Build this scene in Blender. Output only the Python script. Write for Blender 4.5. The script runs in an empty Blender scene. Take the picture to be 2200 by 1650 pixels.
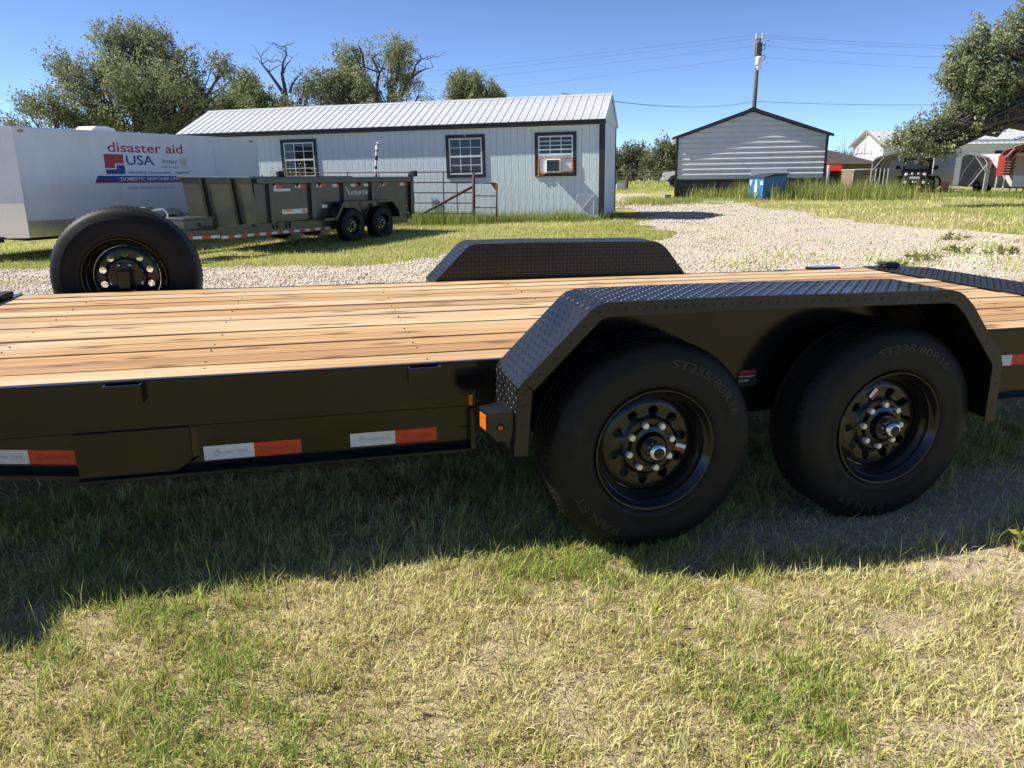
import bpy, bmesh, math, random
import numpy as np
from mathutils import Vector, Matrix
from mathutils.geometry import delaunay_2d_cdt

random.seed(7)
rng = np.random.default_rng(11)
R = math.radians
SC = bpy.context.scene
COL = SC.collection

# ------------------------------------------------------------------ camera
CAM_POS = np.array([-1.0988, -2.2390, 1.3085])
PITCH, YAW, ROLL, FPX = .2759, .2547, .0035, 1611.0
def cam_axes():
    f = np.array([math.sin(YAW)*math.cos(PITCH), math.cos(YAW)*math.cos(PITCH), -math.sin(PITCH)])
    r = np.array([math.cos(YAW), -math.sin(YAW), 0.0]); u = np.cross(r, f)
    c, s = math.cos(ROLL), math.sin(ROLL)
    return c*r+s*u, -s*r+c*u, f
CR, CU, CF = cam_axes()
cd = bpy.data.cameras.new('camera'); cam = bpy.data.objects.new('camera', cd); COL.objects.link(cam)
cd.sensor_width = 36; cd.lens = FPX/2200*36; cd.clip_start = .05; cd.clip_end = 6000
cam.matrix_world = Matrix(((CR[0], CU[0], -CF[0], CAM_POS[0]), (CR[1], CU[1], -CF[1], CAM_POS[1]),
                           (CR[2], CU[2], -CF[2], CAM_POS[2]), (0, 0, 0, 1)))
SC.camera = cam
SC.render.resolution_x, SC.render.resolution_y = 1024, 768

# ------------------------------------------------------------------ sky and sun
SUN = Vector((-1.0, 0.30, 1.0)).normalized()
w = bpy.data.worlds.new('World'); SC.world = w; w.use_nodes = True
nt = w.node_tree; nt.nodes.clear()
sky = nt.nodes.new('ShaderNodeTexSky'); sky.sky_type = 'NISHITA'; sky.sun_disc = False
sky.sun_elevation = math.asin(SUN.z); sky.sun_rotation = math.atan2(SUN.x, SUN.y)
sky.altitude = 300; sky.air_density = .4; sky.dust_density = 0; sky.ozone_density = 6.0
bg = nt.nodes.new('ShaderNodeBackground'); bg.inputs['Strength'].default_value = .122
wo = nt.nodes.new('ShaderNodeOutputWorld')
hs = nt.nodes.new('ShaderNodeHueSaturation'); hs.inputs['Saturation'].default_value = .95
nt.links.new(sky.outputs[0], hs.inputs['Color']); nt.links.new(hs.outputs[0], bg.inputs[0]); nt.links.new(bg.outputs[0], wo.inputs[0])
sl = bpy.data.lights.new('sun', 'SUN'); sl.energy = 5.0; sl.angle = R(.53); sl.color = (1, .95, .86)
so = bpy.data.objects.new('sun', sl); COL.objects.link(so)
so.rotation_euler = SUN.to_track_quat('Z', 'Y').to_euler(); so.location = (-20, 10, 25)
SC.view_settings.view_transform = 'Standard'; SC.view_settings.look = 'None'
SC.view_settings.exposure = 0.82; SC.view_settings.gamma = 1.0; SC.view_settings.use_curve_mapping = False

# ------------------------------------------------------------------ pixel helpers (a pixel gives a direction only)
def ray(px, py):
    return (px-1100)/FPX*CR + (825-py)/FPX*CU + CF
HF = np.array([CF[0], CF[1], 0]); HF /= np.linalg.norm(HF)
HR = np.array([HF[1], -HF[0], 0])
def at(px, py, dist):
    d = ray(px, py); return CAM_POS + d*(dist/(d@HF))

# ------------------------------------------------------------------ terrain
def sstep(t):
    t = np.clip(t, 0, 1); return t*t*(3-2*t)
def vnoise(x, y, seed=0):
    x = np.asarray(x, float); y = np.asarray(y, float)
    xi = np.floor(x).astype(np.int64); yi = np.floor(y).astype(np.int64)
    fx = x-xi; fy = y-yi; fx = fx*fx*(3-2*fx); fy = fy*fy*(3-2*fy)
    def h(a, b):
        n = (a*374761393 + b*668265263 + seed*982451653) & 0x7fffffff
        n = ((n ^ (n >> 13))*1274126177) & 0x7fffffff
        return ((n ^ (n >> 16)) & 0xffff)/65535.0
    return (h(xi, yi)*(1-fx)+h(xi+1, yi)*fx)*(1-fy) + (h(xi, yi+1)*(1-fx)+h(xi+1, yi+1)*fx)*fy
def fbm(x, y, seed=0, o=4):
    s = 0; a = .5
    for i in range(o):
        s = s + a*vnoise(np.asarray(x)*2**i, np.asarray(y)*2**i, seed+i); a *= .5
    return s
def terr(x, y):
    x = np.asarray(x, float); y = np.asarray(y, float)
    base = sstep((y-4)/9)*(-.03*np.clip(7-x, 0, 18) + np.clip(.018*(x-9), 0, .24))
    far = sstep((np.hypot(x, y)-120)/300)
    rough = (fbm(x*1.7, y*1.7, 3, 3)-.44)*.03*sstep((y-2.2)/3)*(1-far)
    near = (fbm(x*4, y*4, 9, 4)-.47)*.035*(1-sstep((y-2.2)/3))
    return base*(1-far) + rough + near
def gz(x, y): return float(terr(x, y))

# ------------------------------------------------------------------ node material helpers
def new_mat(name):
    m = bpy.data.materials.new(name); m.use_nodes = True
    return m, m.node_tree, m.node_tree.nodes['Principled BSDF']
def nd(t, typ, **kw):
    n = t.nodes.new(typ)
    for k, v in kw.items():
        if k in n.inputs: n.inputs[k].default_value = v
        else: setattr(n, k, v)
    return n
def ramp(t, fac, stops):
    r = t.nodes.new('ShaderNodeValToRGB'); e = r.color_ramp.elements
    while len(e) < len(stops): e.new(.5)
    for i, (p, c) in enumerate(stops):
        e[i].position = p; e[i].color = c if len(c) == 4 else (*c, 1)
    t.links.new(fac, r.inputs[0]); return r
def noise(t, scale, detail=4, rough=.55, vec=None, dist=0):
    n = nd(t, 'ShaderNodeTexNoise', Scale=scale, Detail=detail, Roughness=rough, Distortion=dist)
    if vec is not None: t.links.new(vec, n.inputs['Vector'])
    return n
def coords(t, kind='Object', scale=None):
    tc = t.nodes.new('ShaderNodeTexCoord'); o = tc.outputs[kind]
    if scale:
        mp = t.nodes.new('ShaderNodeMapping'); mp.inputs['Scale'].default_value = scale
        t.links.new(o, mp.inputs[0]); o = mp.outputs[0]
    return o
def bump(t, bs, h, strength=.3, dist=.01):
    b = nd(t, 'ShaderNodeBump', Strength=strength, Distance=dist)
    t.links.new(h, b.inputs['Height']); t.links.new(b.outputs[0], bs.inputs['Normal']); return b
def mix(t, fac, a, b, mode='MIX'):
    m = t.nodes.new('ShaderNodeMix'); m.data_type = 'RGBA'; m.blend_type = mode
    for s, v in ((0, fac), (6, a), (7, b)):
        if hasattr(v, 'links') or hasattr(v, 'is_linked'): t.links.new(v, m.inputs[s])
        else: m.inputs[s].default_value = v if s == 0 else (*v, 1) if len(v) == 3 else v
    return m.outputs[2]

def simple(name, col, rough=.5, metal=0, var=.12, nscale=6, bstr=.05, coat=0, spec=.5, dirt=None, dirt_amt=.4):
    m, t, b = new_mat(name)
    v = coords(t)
    n = noise(t, nscale, 5, .6, v)
    lo = tuple(c*(1-var) for c in col); hi = tuple(min(1, c*(1+var)) for c in col)
    r = ramp(t, n.outputs[0], [(.3, lo), (.7, hi)])
    out = r.outputs[0]
    if dirt:
        n2 = noise(t, nscale*.6, 6, .7, v)
        f = ramp(t, n2.outputs[0], [(.48, (0, 0, 0)), (.75, (dirt_amt,)*3)])
        out = mix(t, f.outputs[0], out, dirt)
    t.links.new(out, b.inputs['Base Color'])
    rr = ramp(t, n.outputs[0], [(.3, (rough*.8,)*3), (.7, (min(1, rough*1.25),)*3)])
    t.links.new(rr.outputs[0], b.inputs['Roughness'])
    b.inputs['Metallic'].default_value = metal
    b.inputs['Coat Weight'].default_value = coat; b.inputs['Coat Roughness'].default_value = .06
    b.inputs['Specular IOR Level'].default_value = spec
    if bstr:
        n3 = noise(t, nscale*12, 3, .5, v); bump(t, b, n3.outputs[0], bstr, .004)
    return m

M = {}
M['black_paint'] = simple('black_paint', (.005, .005, .005), .14, var=.2, nscale=4, bstr=.02, coat=0, spec=.42, dirt=(.10, .085, .06), dirt_amt=.05)
M['black_plate'] = simple('black_plate', (.008, .008, .009), .30, var=.2, nscale=5, bstr=.03, coat=0, dirt=(.10, .09, .07), dirt_amt=.12)
M['black_flat'] = simple('black_flat', (.007, .007, .007), .55, var=.2, bstr=.05)
M['rim_black'] = simple('rim_black', (.006, .006, .006), .20, var=.2, bstr=.02, coat=0, dirt=(.10, .08, .05), dirt_amt=.10)
M['zinc'] = simple('zinc', (.70, .70, .67), .32, metal=.45, var=.12, nscale=30)
M['chrome'] = simple('chrome', (.72, .72, .72), .16, metal=1, var=.06, nscale=20)
M['rubber_cap'] = simple('rubber_cap', (.01, .01, .01), .5)
M['grey_dump'] = simple('charcoal_paint', (.042, .047, .043), .25, var=.10, nscale=2, bstr=.02, coat=.1, dirt=(.13, .13, .115), dirt_amt=.12)
M['grey_dump_dark_and_shade'] = simple('charcoal_dark_and_shade', (.014, .015, .015), .3, var=.15, nscale=3, coat=.2)  # dark parts; also paints shade onto the dump bed's front ribs
M['trim_black'] = simple('trim_black', (.016, .017, .021), .5, var=.2, nscale=3)
M['white_text'] = simple('white_vinyl', (.75, .75, .72), .45, var=.05)
M['red_text'] = simple('red_vinyl', (.42, .018, .03), .4, var=.06)
M['blue_text'] = simple('blue_vinyl', (.015, .035, .19), .4, var=.06)
M['navy_text'] = simple('navy_vinyl', (.03, .045, .10), .45, var=.06)
M['greyblue_text'] = simple('grey_blue_vinyl', (.22, .26, .33), .45, var=.06)
M['gold_text'] = simple('gold_vinyl', (.60, .50, .36), .45, var=.08)
M['tape_white'] = simple('reflective_tape_white', (.62, .64, .63), .32, var=.08, nscale=40, bstr=.12)
M['tape_grey'] = simple('reflective_tape_print', (.42, .44, .45), .35, var=.06)
M['tape_red'] = simple('reflective_tape_red', (.55, .035, .012), .3, var=.1, nscale=40, bstr=.12)
M['tape_red2'] = simple('reflective_tape_red_print', (.42, .03, .012), .35, var=.1)
M['amber'] = simple('amber_lens', (.58, .12, .006), .15, var=.1, coat=.3, nscale=30)
M['red_lens'] = simple('red_lens', (.5, .012, .012), .12, var=.1, coat=.8)
M['sticker_red'] = simple('sticker_red', (.38, .012, .03), .4, var=.08)
M['rust'] = simple('rusty_pipe', (.07, .032, .022), .8, var=.45, nscale=14, bstr=.2)
M['concrete'] = simple('concrete', (.32, .31, .29), .9, var=.2, nscale=8, bstr=.2)
M['white_paint'] = simple('white_paint', (.72, .73, .73), .4, var=.04, nscale=3, dirt=(.4, .38, .33), dirt_amt=.2)
M['galv'] = simple('galvanised_steel', (.55, .56, .57), .4, metal=.6, var=.15, nscale=12)
M['foam'] = simple('orange_foam', (.40, .135, .05), .85, var=.35, nscale=40, bstr=.6)
M['timber_grey'] = simple('weathered_timber', (.22, .18, .13), .85, var=.35, nscale=10, bstr=.3)
M['pole_wood'] = simple('pole_wood', (.10, .075, .06), .85, var=.3, nscale=8, bstr=.3)
M['wire'] = simple('wire', (.05, .055, .06), .5, var=.05, bstr=0)
M['insulator'] = simple('ceramic', (.6, .6, .58), .25, var=.08)
M['red_metal'] = simple('red_metal', (.36, .03, .02), .45, var=.12, nscale=3)
M['red_bright'] = simple('red_canopy', (.62, .02, .02), .5, var=.06)
M['brown_roof'] = simple('brown_roof', (.13, .11, .105), .6, var=.1, nscale=2)
M['blue_dump'] = simple('blue_paint', (.02, .16, .42), .45, var=.15, nscale=4, dirt=(.12, .10, .08), dirt_amt=.35)
M['lid'] = simple('dark_plastic', (.035, .035, .04), .6, var=.2)
M['green_plastic'] = simple('green_plastic', (.02, .30, .15), .5)
M['pink'] = simple('faded_red_board', (.55, .22, .17), .7)
M['vehicle_black'] = simple('vehicle_black', (.006, .006, .007), .35, var=.1, bstr=0, spec=.3)
M['lamp_glass'] = simple('lamp_glass', (.6, .62, .65), .08, metal=.4, var=.1, coat=1)
M['dark_glass'] = simple('dark_glass', (.008, .009, .011), .05, var=.1, bstr=0)
M['grey_trailer'] = simple('grey_alu_skin', (.42, .42, .43), .45, var=.06, nscale=2)

def mat_rubber():
    m, t, b = new_mat('tyre_rubber'); v = coords(t)
    n = noise(t, 9, 6, .65, v)
    r = ramp(t, n.outputs[0], [(.3, (.0075, .0072, .0066)), (.62, (.013, .012, .0105)), (.85, (.034, .028, .021))])
    t.links.new(r.outputs[0], b.inputs['Base Color']); b.inputs['Roughness'].default_value = .56
    b.inputs['Specular IOR Level'].default_value = .22
    n2 = noise(t, 160, 2, .5, v); bump(t, b, n2.outputs[0], .12, .002); return m
M['rubber'] = mat_rubber()
M['rubber_mark'] = simple('tyre_lettering', (.0095, .009, .0083), .5, var=.15, nscale=30)

def mat_wood():
    m, t, b = new_mat('deck_pine')
    oi = t.nodes.new('ShaderNodeObjectInfo')
    tc = t.nodes.new('ShaderNodeTexCoord')
    off = nd(t, 'ShaderNodeVectorMath', operation='SCALE'); off.inputs[0].default_value = (37, 91, 53); t.links.new(oi.outputs['Random'], off.inputs['Scale'])
    add = nd(t, 'ShaderNodeVectorMath', operation='ADD'); t.links.new(tc.outputs['Object'], add.inputs[0]); t.links.new(off.outputs[0], add.inputs[1])
    def mp(sc):
        q = t.nodes.new('ShaderNodeMapping'); q.inputs['Scale'].default_value = sc; t.links.new(add.outputs[0], q.inputs[0]); return q.outputs[0]
    # broad figure: distorted grain lines running along the board
    g1 = noise(t, 1, 5, .6, mp((.5, 6.5, 6.5)), .9)
    g2 = noise(t, 1, 3, .55, mp((2.2, 120, 60)), .25)
    wv = nd(t, 'ShaderNodeTexWave', Scale=1.0, Distortion=7.0, Detail=3.0, wave_type='BANDS', bands_direction='Y'); wv.inputs['Detail Scale'].default_value = .8
    t.links.new(mp((.35, 9, 9)), wv.inputs['Vector'])
    base = ramp(t, g1.outputs[0], [(.25, (.36, .235, .125)), (.45, (.48, .345, .20)), (.62, (.57, .435, .27)), (.82, (.66, .54, .38))])
    gl = ramp(t, g2.outputs[0], [(.30, (.60, .60, .60)), (.52, (1, 1, 1))])
    c1 = mix(t, .55, base.outputs[0], gl.outputs[0], 'MULTIPLY')
    wl = ramp(t, wv.outputs[0], [(.0, (.66, .52, .42)), (.35, (1, 1, 1))])
    c2 = mix(t, .55, c1, wl.outputs[0], 'MULTIPLY')
    # board to board tint
    tint = ramp(t, oi.outputs['Random'], [(0, (.98, .84, .66)), (.14, (1.12, 1.08, 1.02)), (.30, (.74, .58, .47)), (.44, (1.06, .97, .80)), (.60, (.88, .72, .56)), (.72, (1.14, 1.12, 1.10)), (.86, (.97, .80, .60))])
    tint.color_ramp.interpolation = 'CONSTANT'
    c3 = mix(t, 1.0, c2, tint.outputs[0], 'MULTIPLY')
    # grey-white bloom and dark checks, knots
    n5 = noise(t, 1, 4, .6, mp((.9, 6, 6)))
    f5 = ramp(t, n5.outputs[0], [(.55, (0, 0, 0)), (.8, (.55, .55, .55))]); c4a = mix(t, f5.outputs[0], c3, (.62, .54, .45))
    n6 = noise(t, 1, 6, .7, mp((1.6, 14, 14)), .6); f6 = ramp(t, n6.outputs[0], [(.54, (0, 0, 0)), (.74, (.36, .36, .36))]); c4b = mix(t, f6.outputs[0], c4a, (.27, .17, .10))
    n7 = noise(t, 7, 5, .7, tc.outputs['Object']); f7 = ramp(t, n7.outputs[0], [(.55, (0, 0, 0)), (.75, (.16, .16, .16))]); c4 = mix(t, f7.outputs[0], c4b, (.36, .27, .19))
    vo = nd(t, 'ShaderNodeTexVoronoi', Scale=1.0, voronoi_dimensions='2D'); vo.inputs['Randomness'].default_value = 1; t.links.new(mp((1.7, 6.5, 6.5)), vo.inputs['Vector'])
    kn = ramp(t, vo.outputs['Distance'], [(.035, (.95, .95, .95)), (.085, (.5, .5, .5)), (.15, (0, 0, 0))])
    c5 = mix(t, kn.outputs[0], c4, (.16, .075, .03))
    ck = noise(t, 1, 2, .5, mp((1.4, 70, 40)), .1)
    fk = ramp(t, ck.outputs[0], [(.70, (0, 0, 0)), (.74, (.85, .85, .85))]); c6 = mix(t, fk.outputs[0], c5, (.10, .055, .03))
    t.links.new(c6, b.inputs['Base Color']); b.inputs['Roughness'].default_value = .62
    b.inputs['Specular IOR Level'].default_value = .3
    bump(t, b, g2.outputs[0], .35, .004); return m
M['wood'] = mat_wood()

def mat_siding():
    m, t, b = new_mat('pale_blue_siding')
    v = coords(t, 'Object', (14, 14, 2.0)); n = noise(t, 1.6, 5, .6, v, .6)
    v2 = coords(t); n2 = noise(t, .7, 4, .6, v2)
    c = ramp(t, n2.outputs[0], [(.3, (.56, .645, .67)), (.7, (.64, .72, .74))])
    dn = noise(t, 2.2, 6, .7, v2); df = ramp(t, dn.outputs[0], [(.55, (0, 0, 0)), (.85, (.35, .35, .35))])
    t.links.new(mix(t, df.outputs[0], c.outputs[0], (.42, .45, .42)), b.inputs['Base Color'])
    b.inputs['Roughness'].default_value = .62; bump(t, b, n.outputs[0], .55, .02); return m
M['siding'] = mat_siding()

def mat_metal_sheet(name, col, rough=.38, metal=.25):
    m, t, b = new_mat(name); v = coords(t)
    n = noise(t, 1.3, 5, .65, v)
    r = ramp(t, n.outputs[0], [(.3, tuple(c*.9 for c in col)), (.7, tuple(min(1, c*1.06) for c in col))])
    v2 = coords(t, 'Object', (9, 9, .8)); n2 = noise(t, 1.2, 4, .6, v2)
    f = ramp(t, n2.outputs[0], [(.56, (0, 0, 0)), (.8, (.25, .25, .25))])
    t.links.new(mix(t, f.outputs[0], r.outputs[0], (.36, .33, .28)), b.inputs['Base Color'])
    b.inputs['Roughness'].default_value = rough; b.inputs['Metallic'].default_value = metal
    bump(t, b, n.outputs[0], .12, .02); return m
M['roof_metal'] = mat_metal_sheet('galvalume_roof', (.66, .67, .67), .36, .35)
M['barn_white'] = mat_metal_sheet('barn_sheet_white', (.56, .585, .62), .33, .1)
M['barn_black'] = mat_metal_sheet('barn_sheet_black', (.014, .015, .019), .4, .1)
M['white_sheet'] = mat_metal_sheet('white_sheet', (.70, .70, .71), .4, .05)
M['tan_sheet'] = mat_metal_sheet('underside_sheet', (.24, .22, .19), .5, .2)
M['trailer_skin'] = mat_metal_sheet('white_trailer_skin', (.66, .67, .68), .3, .08)
M['tread_plate'] = mat_metal_sheet('aluminium_plate', (.72, .69, .62), .22, .95)

def mat_ground():
    m, t, b = new_mat('ground_soil_and_turf')
    v = coords(t)
    at_ = t.nodes.new('ShaderNodeAttribute'); at_.attribute_name = 'turf'
    n = noise(t, 1.1, 6, .65, v); nf = noise(t, 26, 5, .7, v); n3 = noise(t, 130, 3, .6, v)
    soil = ramp(t, nf.outputs[0], [(.25, (.26, .185, .115)), (.48, (.46, .36, .25)), (.75, (.62, .52, .39))])
    turf = ramp(t, n.outputs[0], [(.25, (.19, .20, .045)), (.45, (.28, .265, .075)), (.6, (.36, .315, .12)), (.78, (.46, .37, .18))])
    tf = ramp(t, nf.outputs[0], [(.25, (.55, .55, .55)), (.7, (1.15, 1.15, 1.1))])
    turf2 = mix(t, .8, turf.outputs[0], tf.outputs[0], 'MULTIPLY')
    th = t.nodes.new('ShaderNodeAttribute'); th.attribute_name = 'thatch'
    thc = ramp(t, nf.outputs[0], [(.3, (.17, .135, .07)), (.5, (.33, .27, .14)), (.75, (.50, .42, .25))])
    turf3 = mix(t, th.outputs['Fac'], turf2, thc.outputs[0])
    t.links.new(mix(t, at_.outputs['Fac'], soil.outputs[0], turf3), b.inputs['Base Color'])
    b.inputs['Roughness'].default_value = .95; b.inputs['Specular IOR Level'].default_value = .1
    mm = nd(t, 'ShaderNodeMath', operation='ADD'); t.links.new(nf.outputs[0], mm.inputs[0]); t.links.new(n3.outputs[0], mm.inputs[1])
    bump(t, b, mm.outputs[0], .7, .02); return m
M['ground'] = mat_ground()

def mat_gravel():
    m, t, b = new_mat('crushed_limestone'); v = coords(t)
    vo = nd(t, 'ShaderNodeTexVoronoi', Scale=22.0); t.links.new(v, vo.inputs['Vector'])
    n = noise(t, .5, 5, .6, v); n2 = noise(t, 5, 5, .65, v)
    c = ramp(t, vo.outputs['Distance'], [(.1, (.62, .56, .49)), (.45, (.50, .44, .37)), (.75, (.30, .25, .20))])
    cv = mix(t, .35, c.outputs[0], vo.outputs['Color'], 'SOFT_LIGHT')
    f = ramp(t, n.outputs[0], [(.4, (0, 0, 0)), (.7, (.45, .45, .45))]); c2 = mix(t, f.outputs[0], cv, (.56, .47, .36))
    f2 = ramp(t, n2.outputs[0], [(.62, (0, 0, 0)), (.8, (.4, .4, .4))]); c3 = mix(t, f2.outputs[0], c2, (.36, .31, .2))
    t.links.new(c3, b.inputs['Base Color']); b.inputs['Roughness'].default_value = .9; b.inputs['Specular IOR Level'].default_value = .2
    iv = nd(t, 'ShaderNodeMath', operation='SUBTRACT'); iv.inputs[0].default_value = 1; t.links.new(vo.outputs['Distance'], iv.inputs[1])
    bump(t, b, iv.outputs[0], .9, .03); return m
M['gravel'] = mat_gravel()

def mat_col(name, rough=.7, transl=.3, spec=.25):
    """surface coloured by the mesh's own 'col' attribute (leaf and blade colours), thin and slightly translucent"""
    m = bpy.data.materials.new(name); m.use_nodes = True; t = m.node_tree; t.nodes.clear()
    a = t.nodes.new('ShaderNodeAttribute'); a.attribute_name = 'col'
    p = t.nodes.new('ShaderNodeBsdfPrincipled'); p.inputs['Roughness'].default_value = rough; p.inputs['Specular IOR Level'].default_value = spec
    tr = t.nodes.new('ShaderNodeBsdfTranslucent'); mx = t.nodes.new('ShaderNodeMixShader'); mx.inputs[0].default_value = transl
    o = t.nodes.new('ShaderNodeOutputMaterial')
    t.links.new(a.outputs['Color'], p.inputs['Base Color']); t.links.new(a.outputs['Color'], tr.inputs['Color'])
    t.links.new(p.outputs[0], mx.inputs[1]); t.links.new(tr.outputs[0], mx.inputs[2]); t.links.new(mx.outputs[0], o.inputs[0]); return m
M['blade'] = mat_col('grass_blades', .6, .38, .25)
M['leaf'] = mat_col('oak_leaves', .55, .34, .22)
M['stone'] = mat_col('limestone_chips', .85, 0, .25)
M['bark'] = simple('bark', (.085, .072, .06), .9, var=.35, nscale=5, bstr=.5)
M['dead_bark'] = simple('dead_bark', (.11, .095, .085), .9, var=.35, nscale=5, bstr=.5)

# ------------------------------------------------------------------ mesh helpers
class MB:
    """collects plain geometry; build() links it as ONE mesh object"""
    def __init__(s): s.v = []; s.f = []
    def add(s, vs, fs):
        o = len(s.v); s.v += [tuple(map(float, p)) for p in vs]; s.f += [tuple(i+o for i in f) for f in fs]; return s
    def box(s, x0, x1, y0, y1, z0, z1, mt=None, bev=0):
        if bev > 0:
            q = [(x0, y0, z0), (x1, y1, z1)]; b = bev
            vs = []
            for z, i in ((z0, b), (z0+b, 0), (z1-b, 0), (z1, b)):
                for (x, y) in ((x0+i+b, y0+i), (x1-i-b, y0+i), (x1-i, y0+i+b), (x1-i, y1-i-b), (x1-i-b, y1-i), (x0+i+b, y1-i), (x0+i, y1-i-b), (x0+i, y0+i+b)):
                    vs.append((x, y, z))
            fs = [tuple(range(7, -1, -1)), tuple(range(24, 32))]
            for L in range(3):
                for k in range(8): a = L*8+k; c = L*8+(k+1) % 8; fs.append((a, c, c+8, a+8))
        else:
            vs = [(x, y, z) for z in (z0, z1) for (x, y) in ((x0, y0), (x1, y0), (x1, y1), (x0, y1))]
            fs = [(3, 2, 1, 0), (4, 5, 6, 7), (0, 1, 5, 4), (1, 2, 6, 5), (2, 3, 7, 6), (3, 0, 4, 7)]
        if mt is not None: vs = [tuple(mt @ Vector(p)) for p in vs]
        return s.add(vs, fs)
    def bar(s, a, b, wdt, hgt=None, up=(0, 0, 1)):
        """square bar from a to b"""
        a = Vector(a); b = Vector(b); d = (b-a).normalized(); u = Vector(up)
        if abs(d.dot(u)) > .95: u = Vector((0, 1, 0))
        sx = d.cross(u).normalized(); sy = sx.cross(d); h = (hgt or wdt)/2; w_ = wdt/2
        vs = [tuple(p+sx*i*w_+sy*j*h) for p in (a, b) for (i, j) in ((-1, -1), (1, -1), (1, 1), (-1, 1))]
        return s.add(vs, [(3, 2, 1, 0), (4, 5, 6, 7), (0, 1, 5, 4), (1, 2, 6, 5), (2, 3, 7, 6), (3, 0, 4, 7)])
    def tube(s, pts, rads, n=8, cap=True):
        pts = [Vector(p) for p in pts]
        if not hasattr(rads, '__len__'): rads = [rads]*len(pts)
        vs = []; fs = []
        d0 = (pts[1]-pts[0]).normalized(); u = Vector((0, 0, 1)) if abs(d0.z) < .9 else Vector((1, 0, 0))
        u = (u-d0*u.dot(d0)).normalized()
        for i, p in enumerate(pts):
            d = (pts[min(i+1, len(pts)-1)]-pts[max(i-1, 0)]).normalized()
            u = (u-d*u.dot(d)).normalized(); x = d.cross(u)
            for k in range(n):
                a = 2*math.pi*k/n; vs.append(tuple(p+(u*math.cos(a)+x*math.sin(a))*rads[i]))
        for i in range(len(pts)-1):
            for k in range(n):
                k2 = (k+1) % n; fs.append((i*n+k, i*n+k2, (i+1)*n+k2, (i+1)*n+k))
        if cap: fs.append(tuple(range(n-1, -1, -1))); fs.append(tuple(range((len(pts)-1)*n, len(pts)*n)))
        return s.add(vs, fs)
    def prism(s, prof, e0, e1, fn):
        """profile (2D list) extruded between e0 and e1, fn(u,v,e)->xyz"""
        n = len(prof); vs = [fn(u, v, e) for e in (e0, e1) for (u, v) in prof]
        fs = [tuple(range(n-1, -1, -1)), tuple(range(n, 2*n))]+[(k, (k+1) % n, n+(k+1) % n, n+k) for k in range(n)]
        return s.add(vs, fs)
    def lathe(s, prof, n=48, c=(0, 0, 0), closed=False, fr=None):
        """profile of (radius, depth) turned round the Y axis"""
        vs = []; fs = []; m = len(prof)
        for k in range(n):
            a = 2*math.pi*k/n
            for (r, y) in prof: vs.append((c[0]+r*math.cos(a), c[1]+y, c[2]+r*math.sin(a)))
        for k in range(n):
            k2 = (k+1) % n
            for j in range(m if closed else m-1):
                j2 = (j+1) % m; fs.append((k*m+j, k2*m+j, k2*m+j2, k*m+j2))
        return s.add(vs, fs)
    def mesh(s, name, smooth=False, angle=None):
        me = bpy.data.meshes.new(name); me.from_pydata(s.v, [], s.f)
        bm = bmesh.new(); bm.from_mesh(me); bmesh.ops.recalc_face_normals(bm, faces=bm.faces); bm.to_mesh(me); bm.free()
        if smooth:
            me.polygons.foreach_set('use_smooth', [True]*len(me.polygons))
            if angle: me.set_sharp_from_angle(angle=R(angle))
        me.update(); return me
    def build(s, name, mat, parent=None, smooth=False, angle=None, loc=None, label=None):
        return put(name, s.mesh(name, smooth, angle), mat, parent, loc, label)

def put(name, me, mat, parent=None, loc=None, label=None):
    if mat is not None and not me.materials: me.materials.append(mat)
    o = bpy.data.objects.new(name, me); COL.objects.link(o)
    if parent is not None: o.parent = parent
    if loc is not None: o.location = loc
    if label: o['label'] = label
    return o
def thing(name, label, cat, loc=(0, 0, 0), rotz=0, group=None, rot=None):
    o = bpy.data.objects.new(name, None); COL.objects.link(o); o.location = loc; o.rotation_euler = rot or (0, 0, rotz)
    o.empty_display_size = .2; o['label'] = label; o['category'] = cat
    if group: o['group'] = group
    return o
def tag(o, label, cat, group=None, kind=None):
    if label: o['label'] = label
    if cat: o['category'] = cat
    if group: o['group'] = group
    if kind: o['kind'] = kind
    return o
def fast_mesh(name, V, loops, counts, col=None, smooth=False):
    """numpy arrays -> mesh; counts = vertices per face"""
    me = bpy.data.meshes.new(name); me.vertices.add(len(V)); me.vertices.foreach_set('co', np.asarray(V, np.float32).ravel())
    me.loops.add(len(loops)); me.loops.foreach_set('vertex_index', np.asarray(loops, np.int32))
    st = np.concatenate(([0], np.cumsum(counts)[:-1])).astype(np.int32)
    me.polygons.add(len(counts)); me.polygons.foreach_set('loop_start', st)
    if col is not None:
        ca = me.color_attributes.new('col', 'FLOAT_COLOR', 'POINT')
        c4 = np.ones((len(V), 4), np.float32); c4[:, :3] = col; ca.data.foreach_set('color', c4.ravel())
    if smooth: me.polygons.foreach_set('use_smooth', np.ones(len(counts), bool))
    me.update(calc_edges=True); return me

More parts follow.
